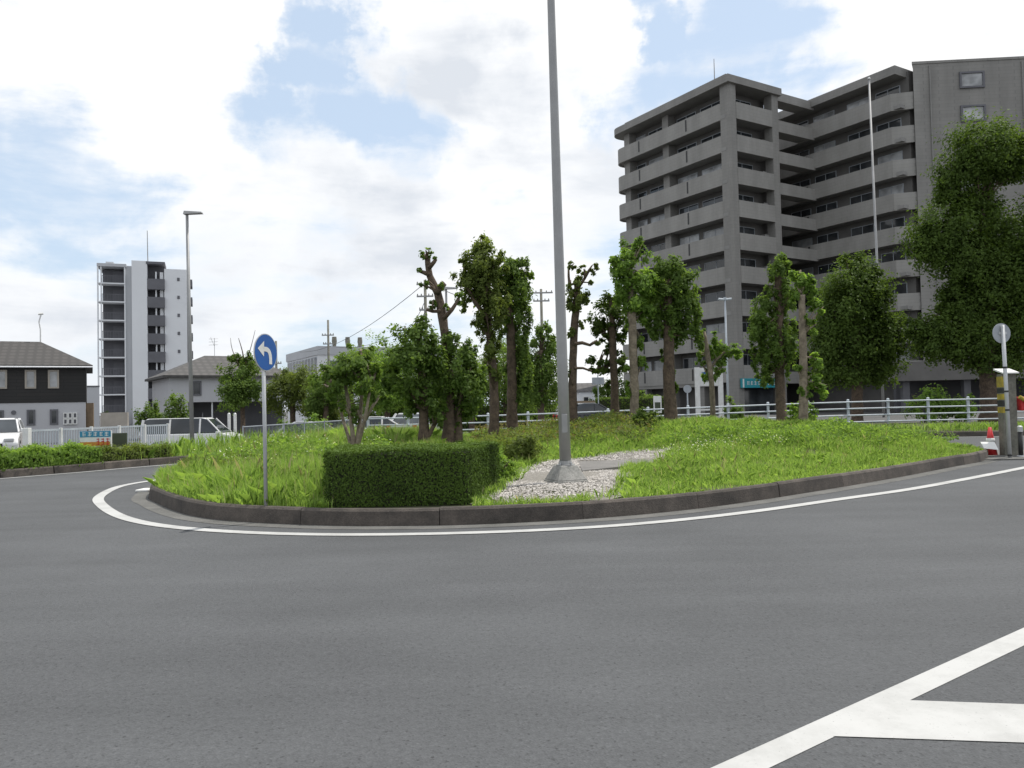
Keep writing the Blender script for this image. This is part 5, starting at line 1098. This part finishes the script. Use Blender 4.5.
n2 = N(nt, 'ShaderNodeTexNoise', Scale=2.3, Detail=6.0, Roughness=0.55); L(mp.outputs[0], n2.inputs['Vector'])
def blob(px, py, rpx, amp):
    c = math.cos(math.atan(rpx / F)); mr = nt.nodes.new('ShaderNodeMapRange'); mr.interpolation_type = 'SMOOTHSTEP'
    mr.inputs[1].default_value = 1 - (1 - c) * 1.9; mr.inputs[2].default_value = 1.0; mr.inputs[3].default_value = 0; mr.inputs[4].default_value = amp; L(cdot(px, py), mr.inputs[0]); return mr.outputs[0]
def total(first, items):
    acc = first
    for i in items:
        a = N(nt, 'ShaderNodeMath', operation='ADD'); L(acc, a.inputs[0]); L(i, a.inputs[1]); acc = a.outputs[0]
    return acc
mp3 = nt.nodes.new('ShaderNodeMapping'); mp3.inputs['Scale'].default_value = (1.0, 1.0, 5.0); L(V0, mp3.inputs[0])
n3 = N(nt, 'ShaderNodeTexNoise', Scale=4.5, Detail=9.0, Roughness=0.58); n3.inputs['Distortion'].default_value = 0.2; L(mp3.outputs[0], n3.inputs['Vector'])
def madd(x, a, b):
    n = N(nt, 'ShaderNodeMath', operation='MULTIPLY_ADD'); L(x, n.inputs[0]); n.inputs[1].default_value = a; n.inputs[2].default_value = b; return n.outputs[0]
cov = total(madd(n1.outputs['Fac'], 1.5, -0.09), [madd(n3.outputs['Fac'], 0.9, -0.45),
    blob(300, 25, 30, -.30), blob(335, 80, 60, -.34), blob(250, 90, 60, -.30), blob(395, 110, 55, -.34), blob(300, 125, 50, -.25), blob(440, 130, 30, -.2), blob(590, 140, 35, -.2), blob(40, 125, 90, -.26), blob(120, 140, 60, -.16),
    blob(655, 10, 26, -.4), blob(745, 25, 55, -.24), blob(620, 100, 45, -.2), blob(800, 45, 50, -.2), blob(680, 60, 40, -.12),
    blob(60, 40, 110, .3), blob(190, 40, 90, .34), blob(470, 40, 110, .4), blob(420, 20, 50, .2), blob(540, 90, 80, .25), blob(240, 190, 120, .22), blob(470, 190, 120, .2), blob(920, 20, 100, .3), blob(60, 250, 60, .1), blob(170, 250, 70, -.1), blob(330, 290, 90, -.12)])
mr = nt.nodes.new('ShaderNodeMapRange'); mr.interpolation_type = 'SMOOTHSTEP'; mr.inputs[1].default_value = 0.29; mr.inputs[2].default_value = 0.84; L(cov, mr.inputs[0])
shade = total(madd(n2.outputs['Fac'], 0.9, 0.05), [madd(n3.outputs['Fac'], 0.8, -0.4), madd(n1.outputs['Fac'], 1.1, -0.55), blob(445, 62, 75, .24), blob(500, 85, 60, .12), blob(395, 222, 55, .2), blob(330, 232, 50, .1), blob(60, 300, 120, .10), blob(560, 190, 80, .06), blob(900, 60, 150, -.1), blob(150, 30, 120, -.15), blob(580, 20, 70, -.15)])
cc = ramp(nt, shade, [(0.47, (10.1, 10.1, 10.1)), (0.64, (9.0, 9.2, 9.5)), (0.92, (7.1, 7.5, 8.1))])
pale = N(nt, 'ShaderNodeMix', data_type='RGBA', blend_type='MIX'); pale.inputs[0].default_value = 0.62
gain = N(nt, 'ShaderNodeMix', data_type='RGBA', blend_type='MULTIPLY'); gain.inputs[0].default_value = 1; L(sky.outputs[0], gain.inputs[6]); gain.inputs[7].default_value = (1.25, 1.25, 1.25, 1)
L(gain.outputs[2], pale.inputs[6]); pale.inputs[7].default_value = (7.2, 8.6, 10.2, 1)
mx = N(nt, 'ShaderNodeMix', data_type='RGBA', blend_type='MIX'); L(mr.outputs[0], mx.inputs[0]); L(pale.outputs[2], mx.inputs[6]); L(cc, mx.inputs[7])
L(mx.outputs[2], bg.inputs['Color']); bg.inputs['Strength'].default_value = 0.096
sd = bpy.data.lights.new('sun', 'SUN'); sd.energy = 3.5; sd.angle = R(0.6); sd.color = (1.0, 0.955, 0.88); so = bpy.data.objects.new('sun', sd); COL.objects.link(so)
dv = Vector((math.sin(SUN_AZ) * math.cos(SUN_EL), math.cos(SUN_AZ) * math.cos(SUN_EL), math.sin(SUN_EL)))
so.rotation_euler = (-dv).to_track_quat('-Z', 'Y').to_euler(); so.location = dv * 50
vs_ = SC.view_settings; vs_.view_transform = 'Standard'; vs_.look = 'None'; vs_.exposure = 0.15; vs_.gamma = 1.0
SC.cycles.max_bounces = 6; SC.cycles.transparent_max_bounces = 4
SC.cycles.use_denoising = True
